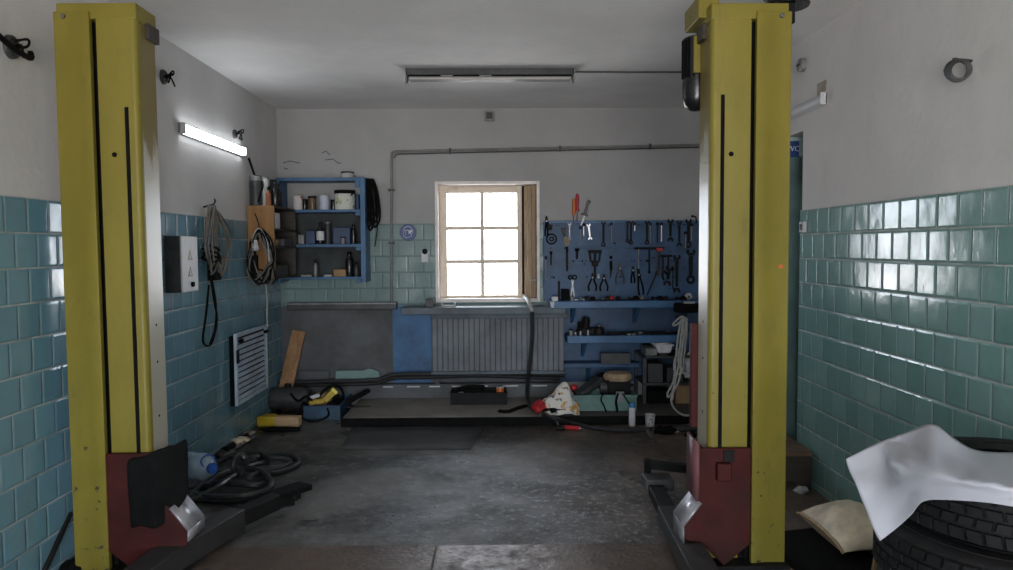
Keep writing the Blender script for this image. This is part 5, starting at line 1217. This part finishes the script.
# debris along the left wall
for i, (pts, r, mt, lb) in enumerate((
    ([(213, 458), (230, 446), (252, 432)], .018, 'dsteel', 'dark bar on the floor along the left wall behind the hose coil'),
    ([(222, 459), (240, 445), (254, 437)], .014, 'greym', 'grey rod lying just right of the dark bar along the left wall'))):
    P = [floor_at(x, y, r) for x, y in pts]
    tag(MB().tube(cr(P, 4), r, 8).obj('scrap_bar', mt), lb, 'bar')
for i, (x, y, w, mt, lb) in enumerate(((218, 452, .05, 'black', 'black lump by the left wall behind the water bottle'), (226, 444, .06, 'sack', 'pale rubble piece by the left wall'), (209, 457, .045, 'dwood', 'dark brown lump beside the water bottle'), (236, 436, .05, 'step', 'grey rubble piece at the foot of the slatted cover'), (262, 420, .07, 'black', 'black lump on the floor left of the yellow wedge'))):
    p = floor_at(x, y); p.x = max(p.x, XL+w*1.1); tag(MB().ball((p.x, p.y, w*.4), w, w*1.2, w*.42, .5, i*4.4).obj('rubble', mt), lb, 'rubble')
# water bottle on its side
p = floor_at(196, 484); 
wbt = thing('water_bottle', 'clear bluish plastic water bottle lying by the left wall next to the hose', 'bottle', (-1.86, 4.74, 0), R(0))
ax = Matrix.Translation((-.02, -.03, .092)) @ rotm((.82, -.50, .06))
MB().lathe([(.0001, -.13), (.075, -.13), (.088, -.115), (.088, -.04), (.083, -.03), (.088, -.02), (.088, .05), (.07, .085), (.03, .11), (.03, .12), (.0001, .12)], 26, ax).obj('bottle_body', 'bottle', wbt)
bl = mk('blue_bottle_cap', (.03, .10, .38), .4, bump=0)
MB().lathe([(.0001, .115), (.034, .115), (.034, .14), (.0001, .142)], 18, ax).obj('cap', bl, wbt)
MB().tube([ax @ Vector(v) for v in cr([(.03, .0, .10), (.05, .055, .09), (.0, .082, .085), (-.05, .055, .09), (-.03, .0, .10)], 6)], .005, 6).obj('handle', bl, wbt)
# hose coil
hc = thing('hose_coil', 'loosely coiled black rubber hoses on the floor behind the left lift arm', 'hose', (-1.45, 4.75, 0))
def hl(pts, closed, r=.019, nm='hose_loop'):
    return MB().tube(cr([atZ(x, y, z) for x, y, z in pts], 7, closed), r, 8, closed).obj(nm, 'hose', hc, w=True)
hl([(188, 489, .02), (205, 484, .02), (230, 483, .05), (258, 485, .04), (268, 478, .03), (262, 471, .03), (240, 468, .03), (222, 470, .03), (205, 476, .02)], True)
hl([(192, 497, .02), (215, 500, .02), (240, 499, .02), (264, 492, .03), (271, 482, .06), (262, 472, .07), (245, 468, .07), (225, 473, .05), (208, 482, .03)], True)
hl([(190, 493, .02), (212, 497, .04), (245, 496, .05), (270, 490, .05)], False)
hl([(220, 470, .02), (240, 460, .02), (262, 456, .02), (290, 456, .02), (299, 462, .02), (292, 468, .02), (275, 473, .02), (258, 470, .06)], False)
hl([(214, 464, .02), (228, 457, .02), (248, 454, .02), (262, 455, .03), (270, 458, .06), (285, 459, .05), (290, 463, .03), (280, 469, .03), (262, 472, .05), (250, 477, .08)], False)
hl([(239, 476, .03), (234, 470, .08), (235, 460, .14), (240, 455, .16), (245, 458, .14), (245, 466, .08), (241, 474, .04)], True)
hl([(186, 502, .02), (205, 494, .04), (222, 484, .06), (236, 474, .05), (250, 466, .05), (268, 462, .03)], False, .017)
hl([(206, 486, .04), (222, 473, .03), (238, 464, .02), (256, 460, .02)], False, .017)
hl([(268, 480, .05), (272, 485, .05), (268, 490, .04)], False, .017)
# floor mat before the step
c4 = [floor_at(x, y) for x, y in ((341, 449.5), (470, 449.5), (484, 429), (352, 428))]
fm = MB(); n = 10; P = []
for i in range(n+1):
    u = i/n; row = []
    for j in range(5):
        v = j/4; p = (c4[0]*(1-u)+c4[1]*u)*(1-v)+(c4[3]*(1-u)+c4[2]*u)*v
        row.append(p+Vector((0, .012*noise.noise(Vector((u*5, 3, 1)))*(1-v), .006+.003*noise.noise(Vector((u*6, v*5, 0))))))
    P.append(row)
tag(fm.grid(P).obj('floor_mat', 'mat', solid=.008), 'flat dark grey mat on the floor in front of the step', 'mat')

# ================================================================== RIGHT SIDE
# wooden step stool below the passage
f0 = floor_at(811, 491); sy0, sy1 = f0.y, f0.y+.36; szt = atY(800, 451, sy0).z
stl = thing('step_stool', 'dark wooden step at the passage opening beyond the right post', 'step', (f0.x-.25, (sy0+sy1)/2, 0))
x1 = min(f0.x, XR-.008); x0 = x1-.5
MB().box(x0-.01, x1, sy0-.015, sy1+.01, szt-.03, szt).obj('tread_board', mk('step_brown', (.14, .085, .05), .65, 0, .3, .4, 7), stl, w=True, bevel=.004)
MB().prism([(x0, 0), (x0+.06, 0), (x0+.10, .06), (x1-.10, .06), (x1-.06, 0), (x1, 0), (x1, szt-.03), (x0, szt-.03)], sy0, sy0+.02).obj('front_board', 'dwood', stl, w=True, bevel=.003)
for x in (x0, x1-.02): MB().box(x, x+.02, sy0+.02, sy1, 0, szt-.03).obj('side_board', 'dwood', stl, w=True)
p = floor_at(801, 493); tag(MB().ball((p.x, p.y, .02), .042, .03, .02, .5, 8.).obj('plaster_lump', 'offw'), 'small pale plaster lump on the floor under the wooden step', 'rubble')
# tyres: a stack of five, seen from above its rim
TX, TY = 1.465, 2.10
def tyre(cx, cy, z0, h, Ro, Ri, label, blocks=True):
    t = thing('car_tyre', label, 'tyre', (cx, cy, z0), 0, 'stack of car tyres')
    pr = [(Ri, h*.12), (Ri+.012, h*.03), (Ri+.05, 0), (Ro-.055, h*.02), (Ro-.022, h*.09), (Ro-.012, h*.18), (Ro-.010, h*.5), (Ro-.012, h*.82), (Ro-.022, h*.91), (Ro-.055, h*.98), (Ri+.05, h), (Ri+.012, h*.97), (Ri, h*.88), (Ri+.015, h*.8), (Ro-.035, h*.72), (Ro-.03, h*.28), (Ri+.015, h*.2)]
    MB().lathe(pr, 56, close=True).obj('carcass', 'tyre', t)
    MB().ring((0, 0, h*.985), (0, 0, 1), (Ri+.035), .004, 48, 6).ring((0, 0, h*.975), (0, 0, 1), (Ro-.055), .003, 48, 6).obj('sidewall_ridge', 'tyre', t)
    if blocks:
        tb_ = MB(); n = 46
        for i in range(n):
            for j, (za, zb) in enumerate(((.13, .31), (.345, .49), (.51, .655), (.69, .87))):
                a = 2*math.pi*(i+.5*(j % 2))/n; w = math.pi*Ro/n*.84
                sk = .25*(1 if j % 2 else -1)
                m = Matrix.Translation((cx*0, 0, 0)) @ Matrix.Rotation(a, 4, 'Z')
                vs = [(Ro-.02, -w-sk*.01, h*za), (Ro-.02, w-sk*.01, h*za), (Ro-.02, w+sk*.01, h*zb), (Ro-.02, -w+sk*.01, h*zb), (Ro, -w*.92-sk*.01, h*za+.002), (Ro, w*.92-sk*.01, h*za+.002), (Ro, w*.92+sk*.01, h*zb-.002), (Ro, -w*.92+sk*.01, h*zb-.002)]
                tb_.add([m @ Vector(v) for v in vs], [(0, 1, 5, 4), (1, 2, 6, 5), (2, 3, 7, 6), (3, 0, 4, 7), (4, 5, 6, 7)])
        tb_.obj('tread', 'tyre', t)
    return t
TT = .850; h1 = .185; hl_ = (TT-h1)/4
tyre(TX+.035, TY+.01, TT-h1, h1, .325, .20, 'black tyre on top of the stack at the right, under the white sheet')
tyre(TX, TY, TT-h1-hl_, hl_-.001, .34, .20, 'second tyre from the top of the stack at the right')
for k in range(3): tyre(TX+.01*(k % 2), TY, hl_*k, hl_-.001, .34, .20, 'tyre hidden low in the stack at the right', False)
# white sheet draped over the top tyre
RT = .325; C0 = Vector((TX+.035, TY+.01))
def sp(x, y, z=None, Y=None):
    if z: return atZ(x, y, z)
    if Y: return atY(x, y, Y)
    p = atZ(x, y, TT+.012)
    if (Vector((p.x, p.y))-C0).length <= RT+.012: return p
    d = ray(x, y); h = Vector((d.x, d.y)); L = h.length; h /= L; b = h.dot(C0); q = b*b-C0.length_squared+(RT+.016)**2
    return CAM+d*((b-math.sqrt(max(0, q)))/L)
rows = [  # from the far edge to the near edge; each row left to right
    [sp(846, 459, Y=2.27), sp(876, 444, Y=2.30), sp(905, 433, .885), sp(932, 424, .925), sp(952, 437, .90), sp(972, 449, .875), sp(995, 452.5, .863), sp(1022, 453, .863), sp(1060, 458, .863)],
    [sp(850, 472, Y=2.24), sp(880, 464, Y=2.24), sp(906, 455, Y=2.22), sp(931, 447, .885), sp(953, 457, .868), sp(975, 467, .862), sp(998, 471), sp(1024, 470), sp(1062, 474)],
    [sp(858, 490, Y=2.19), sp(884, 481, Y=2.17), sp(906, 476), sp(930, 471), sp(954, 476), sp(978, 481), sp(1001, 484), sp(1026, 486), sp(1063, 490)],
    [sp(866, 510, Y=2.16), sp(886, 501, Y=2.13), sp(906, 493), sp(925, 488), sp(954, 489), sp(980, 491), sp(1004, 494), sp(1028, 497), sp(1064, 500)],
    [sp(873, 528, Y=2.13), sp(890, 518, Y=2.11), sp(906, 507), sp(924, 496), sp(953, 496), sp(981, 498.5), sp(1006, 501), sp(1030, 504), sp(1065, 508)],
    [sp(880, 541, Y=2.11), sp(897, 528, Y=2.09), sp(911, 515), sp(924, 501), sp(953, 500), sp(981, 502), sp(1006, 505.5), sp(1030, 509), sp(1066, 513)]]
rows = [cr(r, 5) for r in rows]
cols = [cr([r[i] for r in rows], 5) for i in range(len(rows[0]))]
for i, c in enumerate(cols):
    for j, p in enumerate(c):
        k = 1-abs(2*j/len(c)-1)
        p.z += .011*k*noise.noise(Vector((i*.16, j*.18, 2.)))+.005*k*noise.noise(Vector((i*.4+j*.3, j*.1, 5.)))
        h = Vector((p.x, p.y))-C0
        if h.length < RT+.008 and p.z < TT+.008:
            if p.z > TT-.03: p.z = TT+.008
            else: h = C0+h.normalized()*(RT+.010); p.x, p.y = h
tag(MB().grid(cols).obj('plastic_sheet', 'sheet', solid=.0025, ang=180), 'white plastic sheet draped over the top tyre at the right', 'sheet')
# sack
P = []; nu, nv = 29, 25; sk = MB(); sx_, sy_, sl, sw = 1.60, 3.62, .30, .52
def sackp(u, v, top):
    # u along the length (+x), v across (y)
    x = u*sl; y = (v-.5)*sw*(1-.10*math.sin(math.pi*min(1, u*1.2)))
    e = max(0, math.sin(math.pi*min(1, (u*.97+.02))))**.5 * max(0, math.sin(math.pi*v))**.45
    e2 = e*(.115 if top else .05)
    n = .014*e*noise.noise(Vector((u*5, v*5, 3 if top else 9)))+.006*e*noise.noise(Vector((u*4, v*22, 1)))
    base = .056+.035*u
    return Vector((sx_+x, sy_+y-.02*u, base+(e2+n if top else -e2*1.0)))
for top_ in (True, False): sk.grid([[sackp(i/(nu-1), j/(nv-1), top_) for j in range(nv)] for i in range(nu)])
bmesh.ops.remove_doubles(sk.bm, verts=sk.bm.verts, dist=.0006)
s_ = thing('sack', 'cream woven sack lying on the floor beside the tyres at the right wall', 'sack', (sx_+.15, sy_, 0))
sk.obj('sack_body', 'sack', s_, w=True, ang=180)
MB().tube(cr([sackp(0, v/8, True)+Vector((-.006, 0, 0)) for v in range(9)], 4), .008, 6).obj('end_seam', 'lwood', s_, w=True)
p = floor_at(872, 560); tag(MB().prism([(-.10, 0), (.10, 0), (.11, .22), (-.06, .25)], 3.12, 3.135, 'xz', Matrix.Translation((atY(878, 560, 3.13).x+.06, 0, 0))).obj('cardboard_flap', 'cardb', bevel=.002), 'brown cardboard piece standing between the sack and the tyres', 'cardboard')
p = floor_at(806, 545); tag(MB().box(-.28, .17, -.22, .30, .0, .012, Matrix.Translation((p.x+.08, p.y-.12, 0)) @ Matrix.Rotation(R(12), 4, 'Z')).obj('rubber_mat', 'black', bevel=.004), 'black rubber mat on the floor between the right post and the sack', 'mat')

# ================================================================== LIGHT
w = bpy.data.worlds.new('overcast_sky'); SC.world = w; w.use_nodes = True
nt = w.node_tree; bg = nt.nodes['Background']
tc = nt.nodes.new('ShaderNodeTexCoord'); sx = nt.nodes.new('ShaderNodeSeparateXYZ'); rp = nt.nodes.new('ShaderNodeValToRGB')
nt.links.new(tc.outputs['Generated'], sx.inputs[0]); nt.links.new(sx.outputs[2], rp.inputs[0]); nt.links.new(rp.outputs[0], bg.inputs[0])
mr = nt.nodes.new('ShaderNodeMapRange'); mr.inputs[1].default_value = -1; nt.links.new(sx.outputs[2], mr.inputs[0]); nt.links.new(mr.outputs[0], rp.inputs[0])
el = rp.color_ramp.elements; el[0].position = .47; el[0].color = (1, .97, .94, 1); el[1].position = .53; el[1].color = (.80, .87, .95, 1)      # snowy yard below the horizon, overcast sky above
bg.inputs[1].default_value = SKY = 13
pl_ = bpy.data.lights.new('passage_fill', 'AREA'); pl_.energy = 6; pl_.size = .25  # added unseen light that brightens the door lintel and sign
po_ = bpy.data.objects.new('passage_fill', pl_); COL.objects.link(po_); po_.location = (2.6, 4.45, ZC-.02)
def portal(name, loc, rot, sx_, sy_):
    l = bpy.data.lights.new(name, 'AREA'); l.shape = 'RECTANGLE'; l.size = sx_; l.size_y = sy_; l.cycles.is_portal = True
    o = bpy.data.objects.new(name, l); COL.objects.link(o); o.location = loc; o.rotation_euler = rot
portal('window_portal', ((WX0+WX1)/2, YB+.34, (WZ0+WZ1)/2), (R(-90), 0, 0), WX1-WX0, WZ1-WZ0)
portal('gate_portal', ((GX0+GX1)/2, YF-.25, GZ/2), (R(90), 0, 0), GX1-GX0, GZ)
SC.view_settings.view_transform = 'Standard'; SC.view_settings.look = 'None'; SC.view_settings.gamma = 1
SC.view_settings.use_curve_mapping = False; SC.view_settings.exposure = 0.2
SC.cycles.use_denoising = True; SC.cycles.max_bounces = 10; SC.cycles.diffuse_bounces = 6; SC.cycles.transparent_max_bounces = 16
SC.cycles.sample_clamp_indirect = 6
